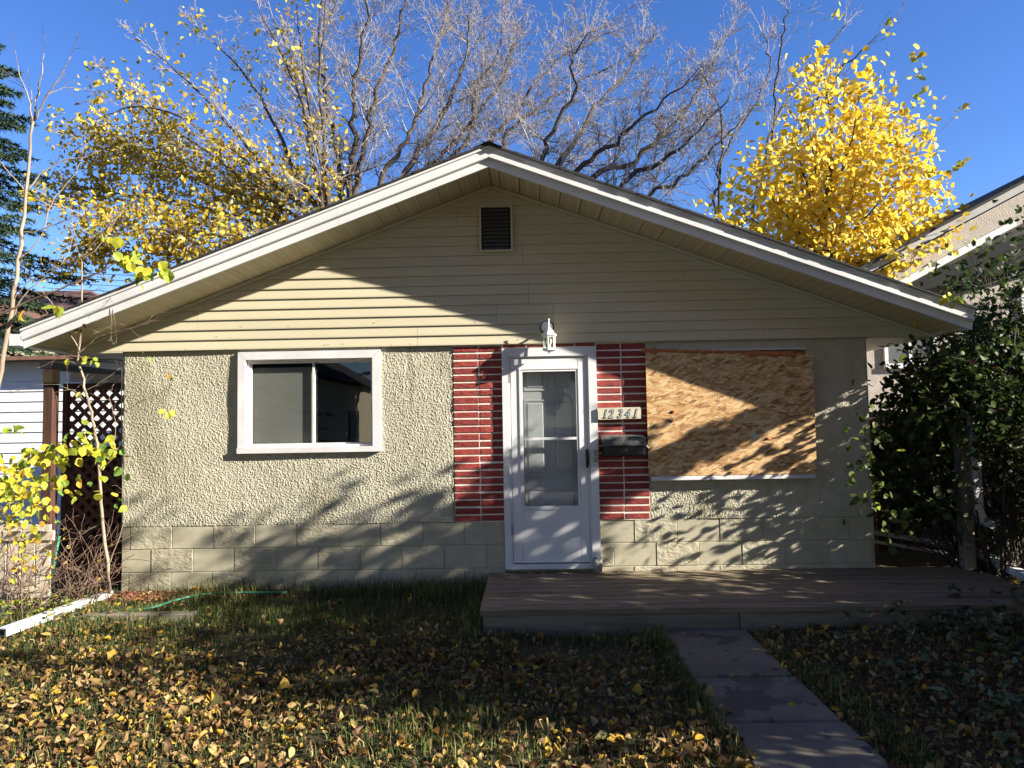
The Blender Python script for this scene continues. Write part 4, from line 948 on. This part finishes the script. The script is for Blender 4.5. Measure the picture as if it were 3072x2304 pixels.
# spruce at the left edge
def spruce(root, x, y, h, seed, r_low=2.0, nwh=26, z0=.6, dense=1.0, fat=1.0):
    rg = random.Random(seed); mb = MB(); mb.tube([(x,y,0),(x,y,h*.5),(x,y,h)], [.16,.09,.015], 8); mb.build('trunk', M['bark'], root, True)
    br = []; nd = []
    for w in range(nwh):
        z = z0+(h-z0)*(w/nwh)**1.05; R0 = r_low*(1-(z/h))**.85+.12
        for k in range(7):
            a = 2*math.pi*(k+rg.random()*.6)/7+w*.7; ln = R0*rg.uniform(.75,1.1); p = (x,y,z); d = (math.cos(a), math.sin(a), -.12)
            n = 7; st = ln/n
            for i in range(n):
                d = vn((d[0]+rg.gauss(0,.03), d[1]+rg.gauss(0,.03), d[2]+(.06 if i > 3 else -.03))); q = vadd(p, d, st); br.append((p, q, .014*(1-i/n)+.003, .014*(1-(i+1)/n)+.003))
                for sd in (-1,1):
                    if i == 0: continue
                    s_ = (d[1]*-sd, d[0]*sd, -.28); tl = ln*.34*(1-i/n*.55)*rg.uniform(.6,1.1); e = vn((d[0]*.75+s_[0]*.8, d[1]*.75+s_[1]*.8, -.22))
                    nd.append((q, e, tl))
                nd.append((p, d, st*1.3)); p = q
    seg_mesh('branches', br, M['bark'], root, 4)['kind'] = 'stuff'
    P = np.array([t[0] for t in nd]); E_ = np.array([t[1] for t in nd]); Ln = np.array([t[2] for t in nd]); r = np.random.default_rng(seed)
    per = int(22*dense); P = np.repeat(P,per,0); E2 = np.repeat(E_,per,0); Ln = np.repeat(Ln,per)
    n = len(P); B = P + E2*(Ln*r.random(n))[:,None]; dirn = nrmz(E2*.7 + r.normal(0,.55,(n,3))); s = r.uniform(.04,.075,n)*fat
    side = nrmz(np.cross(dirn, r.normal(0,1,(n,3))))*.0075*fat
    V = np.stack([B-side, B+side, B+dirn*s[:,None]],1).reshape(-1,3); F = np.arange(n*3).reshape(-1,3)
    np_mesh('needles', V, F, M['needle'], root)['kind'] = 'stuff'
sp1 = thing('spruce_tree', 'dark spruce tree cut off by the left picture edge', 'tree')
spruce(sp1, -13.3, 9.2, 14.0, 41, 4.1, 30, 2.6, 1.6, 2.3)

# ------------------------------------------------------------------ saplings in the left foreground
rg = random.Random(51); r_ = np.random.default_rng(51)
s1 = thing('pale_sapling', 'tall pale barked bare sapling forking at upper left', 'sapling')
Ys = -1.7; b_ = atz(-95,1330,.08); b_.y = Ys
LL = [([Vector((-3.95,Ys,.05)), at(-12,880,Ys), at(12,740,Ys), at(40,560,Ys), at(58,410,Ys), at(72,262,Ys)], .021, .009, 0, 0)]
for pts, r0 in (([(72,262),(58,200),(42,160),(32,108)],.008), ([(73,262),(84,190),(92,150),(94,115)],.009), ([(74,260),(100,210),(130,165),(153,122)],.008), ([(58,412),(95,370),(140,345),(180,340),(215,325)],.007), ([(57,415),(30,385),(0,350),(-20,330)],.006),
                ([(48,500),(80,500),(130,480),(178,460)],.007), ([(40,560),(90,510),(110,440),(165,370),(180,320)],.006), ([(28,650),(60,610),(110,585),(150,560)],.005), ([(95,208),(140,190),(178,193)],.004), ([(20,700),(50,640),(95,600),(140,560),(170,470)],.005), ([(66,300),(66,235),(68,195)],.003)):
    LL.append((L3(pts, Ys, rg.uniform(-.15,.15)), r0*.85, .0022, 2.2, .26))
SP_S = dict(steps=(4,3), kids=(1,), prob=(.4,), ang=(25,60), ratio=.5, wig=.14, up=.02, rmin=.0016, jit=.004)
tips = limb_tree(s1, LL, SP_S, rg, M['palebark'], M['twigbrown'], 8)
s2 = thing('crooked_sapling', 'thin crooked sapling growing at the house corner before the lattice', 'sapling')
Yc = -.5
LL = [([atz(237,1297,.06)+Vector((0,0,0)), at(233,1230,Yc), at(222,1130,Yc), at(214,1020,Yc), at(203,920,Yc), at(186,850,Yc), at(168,775,Yc)], .017, .010, 0, 0), ([at(168,775,Yc), at(175,690,Yc), at(178,620,Yc), at(176,560,Yc)], .010, .006, 0, 0)]
for pts, r0 in (([(176,562),(205,520),(240,480),(262,455)],.004), ([(176,562),(215,530),(255,470),(275,445)],.0035), ([(170,765),(210,730),(255,715),(300,705),(322,697)],.0035), ([(172,760),(140,700),(100,640),(60,590)],.006), ([(184,845),(225,820),(260,795)],.004), ([(205,925),(250,900),(300,870),(345,850)],.003),
                ([(215,1020),(250,975),(265,950)],.005), ([(222,1130),(170,1160),(110,1230),(100,1280)],.006), ([(180,640),(215,625),(235,650),(242,700)],.003), ([(178,600),(210,590),(236,615),(247,690)],.003), ([(190,870),(150,840),(110,830),(60,835)],.003), ([(232,1225),(262,1150),(280,1060),(270,1000)],.004),
                ([(240,985),(250,920),(238,860),(246,830)],.003), ([(168,790),(130,770),(110,790)],.003), ([(176,570),(160,500),(150,420)],.0025)):
    LL.append((L3(pts, Yc, rg.uniform(-.25,.15)), r0, .0018, 6.0, .32))
tips2 = limb_tree(s2, LL, SP_S, rg, M['palebark'], M['twigbrown'], 8)
# leaf sprays, each leaf an object
def spray(root, pts, Y, n, size, mats, wts, spread=(10,8), name='leaf', wid=.78, dy=.12, droop=.8):
    pos, yd, nr, sz, mi = [], [], [], [], []
    for _ in range(n):
        i = rg.randrange(len(pts)-1); t = rg.random(); x = pts[i][0]+(pts[i+1][0]-pts[i][0])*t+rg.gauss(0,spread[0]); y = pts[i][1]+(pts[i+1][1]-pts[i][1])*t+rg.gauss(0,spread[1])
        pos.append(at(x,y,Y+rg.gauss(0,dy))); yd.append((rg.gauss(0,.6),rg.gauss(0,.5),-droop+rg.gauss(0,.4))); nr.append((rg.gauss(.3,.5),-.8+rg.gauss(0,.4),rg.gauss(.4,.5))); sz.append(size*rg.uniform(.65,1.15)); mi.append(rg.choices(range(len(mats)), wts)[0])
    leaf_objects(name, np.array([tuple(p) for p in pos]), np.array(yd), nrmz(np.array(nr)), np.array(sz), np.array(mi), mats, root, r_, wid=wid, fold=.15, curl=.6)
spray(s2, [(40,985),(90,970),(140,985),(190,960),(235,965)], -.6, 84, .095, LG, (3,4,2,.7,.6), (12,16))
spray(s2, [(60,1020),(120,1040),(150,1050)], -.6, 30, .085, LG, (3,4,2,.7,.6), (16,14))
spray(s2, [(205,950),(250,985),(280,1020)], -.6, 9, .085, LG, (2,2,2,3,.3), (8,10))
spray(s2, [(205,1050),(240,1050),(265,1085)], -.6, 9, .08, LG, (2,2,2,3,.3), (10,12))
spray(s2, [(150,775),(185,772),(215,778)], -.5, 8, .075, LG, (1,1,4,1,.3), (8,4))
spray(s2, [(175,700),(178,705)], -.5, 1, .07, [LO[3]], (1,), (4,4)); spray(s2, [(168,845),(176,850)], -.5, 1, .07, [LY[3]], (1,), (3,3)); spray(s2, [(308,763),(322,768)], -.5, 2, .06, LG, (2,2,1,1,1), (2,2))
spray(s2, [(345,815),(380,813)], -.5, 2, .065, [LO[3],LG[3]], (1,1), (3,2)); spray(s2, [(352,884),(378,890)], -.5, 3, .08, [LG[1]], (1,), (6,4)); spray(s2, [(150,690),(200,705)], -.5, 2, .075, [LO[3],LF[1]], (1,1), (4,4))
tl = thing('leafy_bush', 'low yellow green leafy bush over the left fence', 'bush')
segs = []; tt = []
for _ in range(26):
    p = (-4.9+rg.random()*.9, -.75+rg.uniform(-.2,.2), .08); grow(p, vn((rg.gauss(.05,.25), rg.gauss(0,.2), 1)), rg.uniform(.7,1.15), .006, 0, dict(SP_S, steps=(6,4), prob=(.5,), up=-.01), segs, tt, rg)
seg_mesh('twigs', segs, M['twigbrown'], tl, 3)['kind'] = 'stuff'
spray(tl, [(-20,1020),(40,1040),(70,1070),(30,1110)], -.85, 190, .075, LG, (3,4,2,.6,1.2), (26,34), dy=.2)
spray(tl, [(0,1120),(60,1180),(80,1240)], -.85, 60, .05, [LG[0],LG[4],LO[3],LY[2]], (2,2,1,1), (24,30), dy=.2)
ov = thing('overhanging_branch', 'leafy yellow green branch tip overhanging the left roof edge', 'branch')
LLo = [([at(-40,700,-2.6), at(90,640,-2.6), at(190,600,-2.6), at(260,565,-2.6), at(330,545,-2.6)], .008, .002, 0, 0), ([at(190,600,-2.6), at(240,580,-2.5), at(300,600,-2.6)], .003, .0015, 0, 0)]
mb = MB()
for pts, a, b, _, _ in LLo:
    ln = smooth_line(pts, rg, 5, .004); mb.tube(ln, [a+(b-a)*i/(len(ln)-1) for i in range(len(ln))], 6)
mb.build('stem', M['twigbrown'], ov, True)
spray(ov, [(235,515),(290,550),(330,570),(345,575)], -2.6, 20, .085, LG, (4,3,3,.5,.2), (18,14), dy=.08)
spray(ov, [(255,545),(300,585),(315,600)], -2.6, 9, .085, LG, (2,3,3,1,.2), (10,12), dy=.08)
spray(s1, [(108,660),(128,668)], -1.7, 4, .11, LG, (3,3,2,.2,.1), (6,6), dy=.03); spray(s1, [(38,668),(62,675)], -1.7, 2, .10, [LO[3],LY[4]], (1,1), (5,3), dy=.02); spray(s1, [(10,915),(40,925)], -1.7, 4, .08, [LG[3],LG[2]], (2,1), (8,6), dy=.05)
# thicket of red-brown canes at the lattice foot
th = thing('bare_thicket', 'tangle of bare reddish canes at the foot of the lattice', 'bush')
segs = []; tt = []
for _ in range(64):
    p = (rg.uniform(-4.35,-3.62), rg.uniform(-.55,-.1), .08); grow(p, vn((rg.gauss(0,.5), rg.gauss(-.1,.25), 1)), rg.uniform(.45,1.0), .0055, 0, dict(SP_S, steps=(7,4), prob=(.45,), wig=.22, up=-.06, ang=(30,80)), segs, tt, rg)
seg_mesh('canes', segs, M['twigbrown'], th, 4)['kind'] = 'stuff'
spray(th, [(120,1180),(200,1200),(250,1250)], -.4, 14, .045, [LO[3],LF[2],LY[2]], (1,1,1), (30,30))

# ------------------------------------------------------------------ dark shrub at the right, and the hedge it belongs to
def shrub(root, cx, cy, rx, ry, h, n, seed, mats, wts, leaf=.07, objs=0, z0=.25, twigs=60, per=5, spread=.07, lim=None):
    rg2 = random.Random(seed); r2 = np.random.default_rng(seed); segs = []; tips = []; tri_ = 0
    sp = dict(steps=(6,5,4), kids=(2,2), prob=(.6,.55), ang=(20,60), ratio=.48, wig=.12, up=.02, rmin=.003)
    for _ in range(twigs):
        a = rg2.uniform(0,6.283); q = math.sqrt(rg2.random()); p = (cx+rx*.35*q*math.cos(a), cy+ry*.35*q*math.sin(a), .05)
        grow(p, vn((math.cos(a)*q*rx/h*1.3+rg2.gauss(0,.1), math.sin(a)*q*ry/h*1.3+rg2.gauss(0,.1), 1)), h*rg2.uniform(.65,.95), .014, 0, sp, segs, tips, rg2)
    tips = [t for t in tips if t[0][2] > z0 and ((t[0][0]-cx)/rx)**2+((t[0][1]-cy)/ry)**2 < 1.25]
    if lim: tips = [t for t in tips if t[0][2] < lim[1]+lim[2]*(t[0][0]-lim[0])]; segs = [q for q in segs if q[1][2] < lim[1]+.1+lim[2]*(q[1][0]-lim[0])]
    if seed == 61: tips = [t for t in tips if not (t[0][1] < .0 and 4.15 < t[0][0] < 4.8 and t[0][2] < 1.35)]
    if seed == 71: tips = [t for t in tips if not (1.6 < t[0][2] < 2.8 and rg2.random() < .62)]
    tips = rg2.sample(tips, min(len(tips), n)); segs = [q for q in segs if ((q[1][0]-cx)/rx)**2+((q[1][1]-cy)/ry)**2 < 1.05]
    seg_mesh('twigs', segs, M['bark'], root, 3)['kind'] = 'stuff'
    pick_leaves(root, tips, r2, leaf, mats, wts, per, spread, objs, .35, .62)
bs = thing('green_shrub', 'large dark green shrub hiding the right house corner', 'shrub')
shrub(bs, 4.95, .06, 1.2, .62, 3.5, 2600, 61, LD, (3,3,2.4,1,.6), .085, 300, .80, 70, 5, .13, lim=(4.05,1.85,1.7))
rg = random.Random(64)
spray(bs, [(1870,1010),(1900,1080),(1930,1130),(1960,1160)], -.6, 44, .085, [LD[3],LG[2],LD[2]], (4,.5,2), (34,24), dy=.15)
spray(bs, [(1850,870),(1880,950),(1880,1000)], -.4, 40, .075, [LD[3],LD[2],LD[1]], (2,2,2), (22,30), dy=.15)
spray(bs, [(2030,640),(2060,650),(2080,655)], -.9, 10, .085, [LG[0],LG[2],LG[1]], (3,2,1), (14,14), dy=.05)
spray(bs, [(1975,690),(1985,700)], -.4, 3, .06, [LG[0]], (1,), (5,5), dy=.03)
limb = []; rl = np.random.default_rng(77); rgl = random.Random(77)  # unseen limb added to cast the diagonal shade band on the board
for _ in range(7):
    grow((5.25, -.40, 2.86+rgl.uniform(-.05,.06)), vn((rgl.gauss(0,.05), -1, rgl.gauss(.02,.03))), 1.0, .018, 0, dict(steps=(7,4), kids=(2,), prob=(.7,), ang=(20,50), ratio=.25, wig=.05, up=.0, rmin=.004), limb, [], rgl)
seg_mesh('shadow_limb', limb, M['bark'], bs, 4)['kind'] = 'stuff'
pl = np.array([q[1] for q in limb]); pl = np.repeat(pl,5,0)+rl.normal(0,.035,(len(pl)*5,3)); nl_ = len(pl)
leaf_mesh('shadow_limb_leaves', pl, nrmz(rl.normal(0,1,(nl_,3))), nrmz(rl.normal(0,1,(nl_,3))+np.array([0,0,.5])), .085*rl.uniform(.7,1.2,nl_), rl.choice(5,nl_), LD, bs, rl)['kind'] = 'stuff'
hedge = [(5.75,1.25,.6,.8,2.3,69,'shrub'),(5.6,-1.25,.8,.55,1.65,70,'shrub'),(5.75,-2.3,.8,.62,4.35,71,'shrub'),(5.75,-3.2,.85,.75,4.45,72,'shrub'),(5.70,-4.2,.8,.7,3.8,73,'shrub')]
for i, (x,y,rx,ry,h,sd,nm) in enumerate(hedge):
    hb = thing('hedge_shrub', ['rear hedge shrub between the two houses behind the green shrub','low hedge shrub filling the foot of the right boundary','hedge shrub next to the dark green shrub on the right boundary','middle hedge shrub of the right boundary outside the picture','front hedge shrub of the right boundary nearest the street'][i], 'shrub', 'boundary hedge shrubs')
    shrub(hb, x, y, rx, ry, h, {70:1500,71:1700,72:2700,73:1700,69:2000}[sd], sd, LD, (3,3,2,.5,.5), .122, 0, .3, 30, 3, .11)

# ------------------------------------------------------------------ across the street: reflected house and spruces, golden trees added for warm fill
fh = thing('street_house', 'cream house across the street mirrored in the window pane', 'house')
mb = MB(); mb.box(-14,-6.5,-27,-15.5,0,3.3); mb.build('wall', M['cream'], fh)
mb = MB(); mb.prism([(-14.5,3.3),(-6.1,3.3),(-10.3,5.6)], -27.4, -15.1); mb.build('roof', M['shingle'], fh)
mb = MB(); mb.box(-6.5,-6.44,-21.5,-20,1,2.3); mb.build('window', M['louver'], fh)
for i, (x,y,h) in enumerate(((-7.6,-12.5,9),(-11.5,-13.5,11),(-7.5,-32,19))):
    t_ = thing('street_spruce', ['spruce in front of the cream street house','spruce left of the cream street house','tall spruce rising behind the cream street house'][i], 'tree', 'spruces across the street')
    spruce(t_, x, y, h, 80+i, 3.0, 20, .5, .5, 2.4)
for i, (x,y,h,rx) in enumerate(((-15,-20,11,4),(-.5,-21,13,4),(6,-20,13,4),(12.5,-21,13,4),(18.5,-19,11,3),(24,-21,12,4))):  # golden trees put in as warm, sky-blocking fill for the facade
    t_ = thing('fill_tree', 'unseen golden tree added for warm fill light, '+['left of the street spruces','behind the cream street house','across the street opposite the door','across the street opposite the boarded window','beyond the front end of the hedge','at the far right end of the street'][i], 'tree', 'golden trees added for warm fill light')
    mb = MB(); mb.tube([(x,y,-.05),(x+.1,y,h*.4),(x,y,h*.8)], [.25,.18,.05], 8); mb.build('trunk', M['bark'], t_, True)
    r_ = np.random.default_rng(200+i); n = 1600; u = nrmz(r_.normal(0,1,(n,3)))*(r_.random((n,1))**.35); P_ = u*np.array([rx,2.6,h*.44])+np.array([x,y,h*.55])
    leaf_mesh('crown', P_, nrmz(r_.normal(0,1,(n,3))), nrmz(r_.normal(0,1,(n,3))), r_.uniform(.48,.85,n), r_.choice(5,n), [LY[0],LY[2],LF[2],LF[0],LY[4]], t_, r_, wid=.85)['kind'] = 'stuff'

# unseen tree added over and behind the camera to block blue sky light
ot = thing('sky_block_tree', 'unseen leafy tree added behind the viewer to block sky light', 'tree')
r_ = np.random.default_rng(301); rg = random.Random(301)
LL = [([Vector((-.5,-9.5,-.05)), Vector((-.4,-9.5,2.2)), Vector((-.6,-9.4,4.2))], .26, .2, 0, 0)]
for k in range(14):
    a = 2*math.pi*k/14; e = Vector((-1.4+rg.uniform(3.0,5.0)*math.cos(a), -8.4+rg.uniform(2.8,4.6)*math.sin(a), rg.uniform(6.9,8.5)))
    LL.append(([Vector((-.6,-9.4,3.6+.06*k)), Vector((-.6,-9.4,4.6)).lerp(e,.5)+Vector((0,0,.5)), e], .09, .02, 1.6, 1.4))
limb_tree(ot, LL, dict(SP_Y, steps=(4,3), kids=(1,), prob=(.6,)), rg, M['bark'], M['twig'], 8)
n = 9500; P_ = np.stack([r_.uniform(-7.5,4.0,n), r_.uniform(-13,-2.6,n), r_.uniform(6.7,10,n)],-1)
q = ((P_[:,0]+1.6)/5.9)**2+((P_[:,1]+7.8)/5.3)**2; P_ = P_[(q < 1) & (P_[:,2] < 10-2.2*q)]; n = len(P_)
leaf_mesh('crown', P_, nrmz(r_.normal(0,1,(n,3))), nrmz(r_.normal(0,1,(n,3))+np.array([0,0,.6])), r_.uniform(.38,.58,n), r_.choice(5,n), [LY[0],LY[2],LF[2],LF[0],LY[4]], ot, r_, wid=.85)['kind'] = 'stuff'

# ================================================================== GRASS, LEAVES, GROUND COVER
r_ = np.random.default_rng(91)
def in_deck(x, y, m=.0): return (x > -.06-m) & (x < 4.6) & (y > -1.40-m)
def in_path(x, y, m=.0): return (x > 1.345-m) & (x < 1.995+m) & (y < -1.35)
def blades(n, x, y, h, w, mats, wts, name, lab):
    n = len(x); z = gz(x, y); a = r_.uniform(0,2*math.pi,n); lean = np.abs(r_.normal(.35,.25,n)); dx, dy = np.cos(a)*lean, np.sin(a)*lean; b = r_.uniform(0,2*math.pi,n); wx, wy = np.cos(b)*w, np.sin(b)*w
    p0 = np.stack([x,y,z-.01],-1); up = np.stack([dx*.35,dy*.35,np.ones(n)],-1); p1 = p0+up*(h*.55)[:,None]; p2 = p0+np.stack([dx,dy,np.ones(n)*(1-lean*.35)],-1)*h[:,None]; s = np.stack([wx,wy,np.zeros(n)],-1)
    V = np.stack([p0-s,p0+s,p1-s*.8,p1+s*.8,p2],1).reshape(-1,3); base = (np.arange(n)*5)[:,None]
    F = np.concatenate([base+np.array([[0,1,3]]),base+np.array([[0,3,2]]),base+np.array([[2,3,4]])],0); mi = np.tile(r_.choice(len(mats),n,p=np.array(wts)/sum(wts)),3)
    o = np_mesh(name, V, F, mats, None, mi, True); o['kind'] = 'stuff'; o['label'] = lab; return o
# lawn grass: thick near the house, thin under the litter
N_ = 105000; x = r_.uniform(-4.3,4.6,N_); y = r_.uniform(-4.3,-.02,N_)
patch = .5+.5*np.sin(x*2.3+1.1*np.sin(y*2.7))*np.cos(y*3.1+x)
dens = np.where(y > -1.75, .95, .5*patch+.28); dens = np.where((x < -1.5) & (y > -.45), .25, dens); dirt = ((x-.62)/.42)**2+((y+1.72)/.22)**2 < 1; dens = np.where(dirt, .05, dens); dens = np.where(x > 2.2, .35, dens)
k = (r_.random(N_) < dens) & ~in_deck(x,y) & ~in_path(x,y); x, y = x[k], y[k]
h = (.03+.085*r_.random(len(x))**1.6)*(1+.35*(y > -1.3)); blades(0, x, y, h, .0022, GR, (3,3,1,3,.5), 'grass', 'uneven green lawn grass among fallen leaves')
# tall tufts along wall, deck and path
xs, ys, hs_ = [], [], []
for cx, cy, sx, sy, nn, hh in ((-1.3,-.16,.9,.08,1500,.22),(-.35,-.25,.25,.12,900,.26),(-.12,-1.0,.05,.35,500,.22),(1.0,-1.55,.5,.07,700,.13),(1.31,-2.4,.04,.7,900,.14),(2.02,-2.3,.03,.5,420,.12),(-2.6,-.75,.5,.06,500,.15),(2.15,-3.1,.06,.5,700,.15),(-.1,-3.1,.25,.2,500,.16),(1.28,-1.62,.1,.1,250,.2),(.55,-3.3,.8,.2,260,.12),(-2.6,-.35,.2,.1,260,.2)):
    xs.append(r_.normal(cx,sx,nn)); ys.append(r_.normal(cy,sy,nn)); hs_.append(r_.uniform(.35,1,nn)*hh)
x, y, h = np.concatenate(xs), np.concatenate(ys), np.concatenate(hs_); k = ~in_deck(x,y) & ~in_path(x,y) & (y < -.03); blades(0, x[k], y[k], h[k], .003, GR, (3,3,2,2,1.2), 'tall_grass', 'tall grass tufts along wall and deck')
n = 260; x = r_.uniform(1.36,1.98,n); y = r_.choice([-2.4075,-3.0775,-4.1075],n)+r_.normal(0,.006,n); blades(0, x, y, r_.uniform(.04,.075,n), .002, GR, (2,2,2,1,2), 'joint_weeds', 'thin weeds in the walkway joints')
# leaf litter
def litter(n, sc):
    x = r_.uniform(-4.4,4.9,n); y = -.1-4.0*r_.random(n)**.85
    d = np.where(y > -1.0, .16, np.where(y > -1.7, .46, 1.0)); d = np.where((x > 2.1), .9, d); d = np.where((x < -2.2) & (y > -.9), .45, d); d = d*np.where(((x-.62)/.5)**2+((y+1.72)/.28)**2 < 1, .25, 1)
    p2 = .74+.30*np.sin(x*1.9+2)*np.sin(y*2.3+x*.7); k = (r_.random(n) < d*p2) & ~in_deck(x,y) & ~in_path(x,y,-.04)
    return x[k], y[k]
def lay(x, y, lift=.004):
    n = len(x); pos = np.stack([x,y,gz(x,y)+r_.uniform(.002,.036,n)+lift],-1); a = r_.uniform(0,2*math.pi,n)
    yd = np.stack([np.cos(a),np.sin(a),r_.normal(0,.28,n)],-1); nr = nrmz(np.stack([r_.normal(0,.62,n),r_.normal(0,.62,n),np.ones(n)],-1)); return pos, yd, nr
x, y = litter(42000, 1); pos, yd, nr = lay(x, y); n = len(x); print('litter', n)
wt = np.array([3,3.6,1.3,1.5,3.6,1.5,.5,1.6]); mi = r_.choice(8, n, p=wt/wt.sum()); sz = .020+.054*r_.random(n)**1.8
o = leaf_mesh('leaf_litter', pos, yd, nr, sz, mi, LF, None, r_, wid=.50, fold=.55, curl=2.0); o['kind'] = 'stuff'; o['label'] = 'thick litter of tan and brown fallen leaves'
n = 4200; x = r_.uniform(-9,6.5,n); y = r_.uniform(-8.1,-4.2,n); k = ~in_path(x,y); x, y = x[k], y[k]; pos, yd, nr = lay(x, y); n = len(x)  # coarse unseen leaves added to bounce warm light at the facade
o = leaf_mesh('leaf_litter', pos, yd, nr, r_.uniform(.09,.15,n), r_.choice(8, n, p=wt/wt.sum()), LF, None, r_, wid=.6, fold=.4, curl=1.3); o['kind'] = 'stuff'; o['label'] = 'unseen fallen leaves added for warm bounce light near the pavement'
# the largest fallen leaves one by one
x, y = litter(1300, 1); k = y < -.6; x, y = x[k][:285], y[k][:285]; pos, yd, nr = lay(x, y, .022); n = len(x)
leaf_objects('fallen_leaf', pos, yd, nr, r_.uniform(.05,.082,n), r_.choice(8, n, p=np.array([2.5,1.2,1.2,3.2,.4,2,.8,1])/12.3), LF, lawn, r_, 12, wid=.56, fold=.45, curl=1.5)
# leaves lying on the deck and path
pts = [(1.02,-.16),(1.08,-.2),(.92,-.2),(.60,-.13),(.35,-.12),(.72,-.1),(1.2,-.11),(1.35,-.1),(.48,-.08),(.1,-.1),(.5,-.85),(.75,-1.25),(2.7,-.9),(3.0,-1.05),(3.4,-.9),(3.9,-.5),(4.1,-.8),(1.6,-.08),(1.75,-.11),(1.9,-.09),(2.4,-1.2)]
P_ = np.array([(a,b,.270) for a,b in pts]); n = len(P_); a = r_.uniform(0,6.28,n)
leaf_objects('fallen_leaf', P_, np.stack([np.cos(a),np.sin(a),r_.normal(0,.1,n)],-1), nrmz(np.stack([r_.normal(0,.25,n),r_.normal(0,.25,n),np.ones(n)],-1)), r_.uniform(.03,.06,n), r_.choice([0,1,3,5,7], n), LF, deck, r_, 5)
pts = [(1.72,-1.9),(1.55,-2.05),(1.9,-2.3),(1.62,-2.42),(1.78,-2.85),(1.95,-3.3),(1.5,-1.55),(2.0,-1.62),(1.6,-1.5)]
P_ = np.array([(a,b,.106) for a,b in pts]); n = len(P_); a = r_.uniform(0,6.28,n)
leaf_objects('fallen_leaf', P_, np.stack([np.cos(a),np.sin(a),r_.normal(0,.1,n)],-1), nrmz(np.stack([r_.normal(0,.2,n),r_.normal(0,.2,n),np.ones(n)],-1)), r_.uniform(.04,.075,n), r_.choice([3,5,6,0], n), LF, path, r_, 5)
# pale-edged ground cover at the right
def rosettes(n, cx, cy, sx, sy, zr, size, seed, name, lab, mats, wts):
    r = np.random.default_rng(seed); x = r.normal(cx,sx,n); y = r.normal(cy,sy,n); k = (~in_deck(x,y,-.25) | (y < -1.15)) & ~in_path(x,y,.15); x, y = x[k], y[k]; z0 = gz(x,y)+r.uniform(.05,zr,len(x))
    per = 5; X = np.repeat(x,per); Y = np.repeat(y,per); Z = np.repeat(z0,per); n = len(X); a = r.uniform(0,6.28,n)
    o = leaf_mesh(name, np.stack([X,Y,Z],-1), np.stack([np.cos(a),np.sin(a),r.normal(.1,.3,n)],-1), nrmz(np.stack([r.normal(0,.35,n),r.normal(-.2,.35,n),np.ones(n)],-1)), size*r.uniform(.6,1.2,n), r.choice(len(mats),n,p=np.array(wts)/sum(wts)), mats, None, r, wid=.6, fold=.25, curl=.8)
    o['kind'] = 'stuff'; o['label'] = lab
rosettes(150, 3.65, -1.78, .38, .30, .20, .065, 95, 'ground_cover', 'pale edged ground cover beside the deck', LV, (3,3,2,3))
rosettes(55, 4.15, -1.2, .25, .2, .34, .06, 96, 'ground_cover', 'pale edged ground cover over the deck corner', LV, (3,2,1,3))
rosettes(60, 3.0, -2.9, .3, .4, .16, .06, 97, 'ground_cover', 'pale edged ground cover at lower right', LV, (3,3,1,3))
rosettes(70, -4.1, -.75, .35, .22, .16, .045, 98, 'ground_cover', 'small pale leaves by the left downspout', LG+LV, (1,1,1,.5,.5,1,1,1,1))
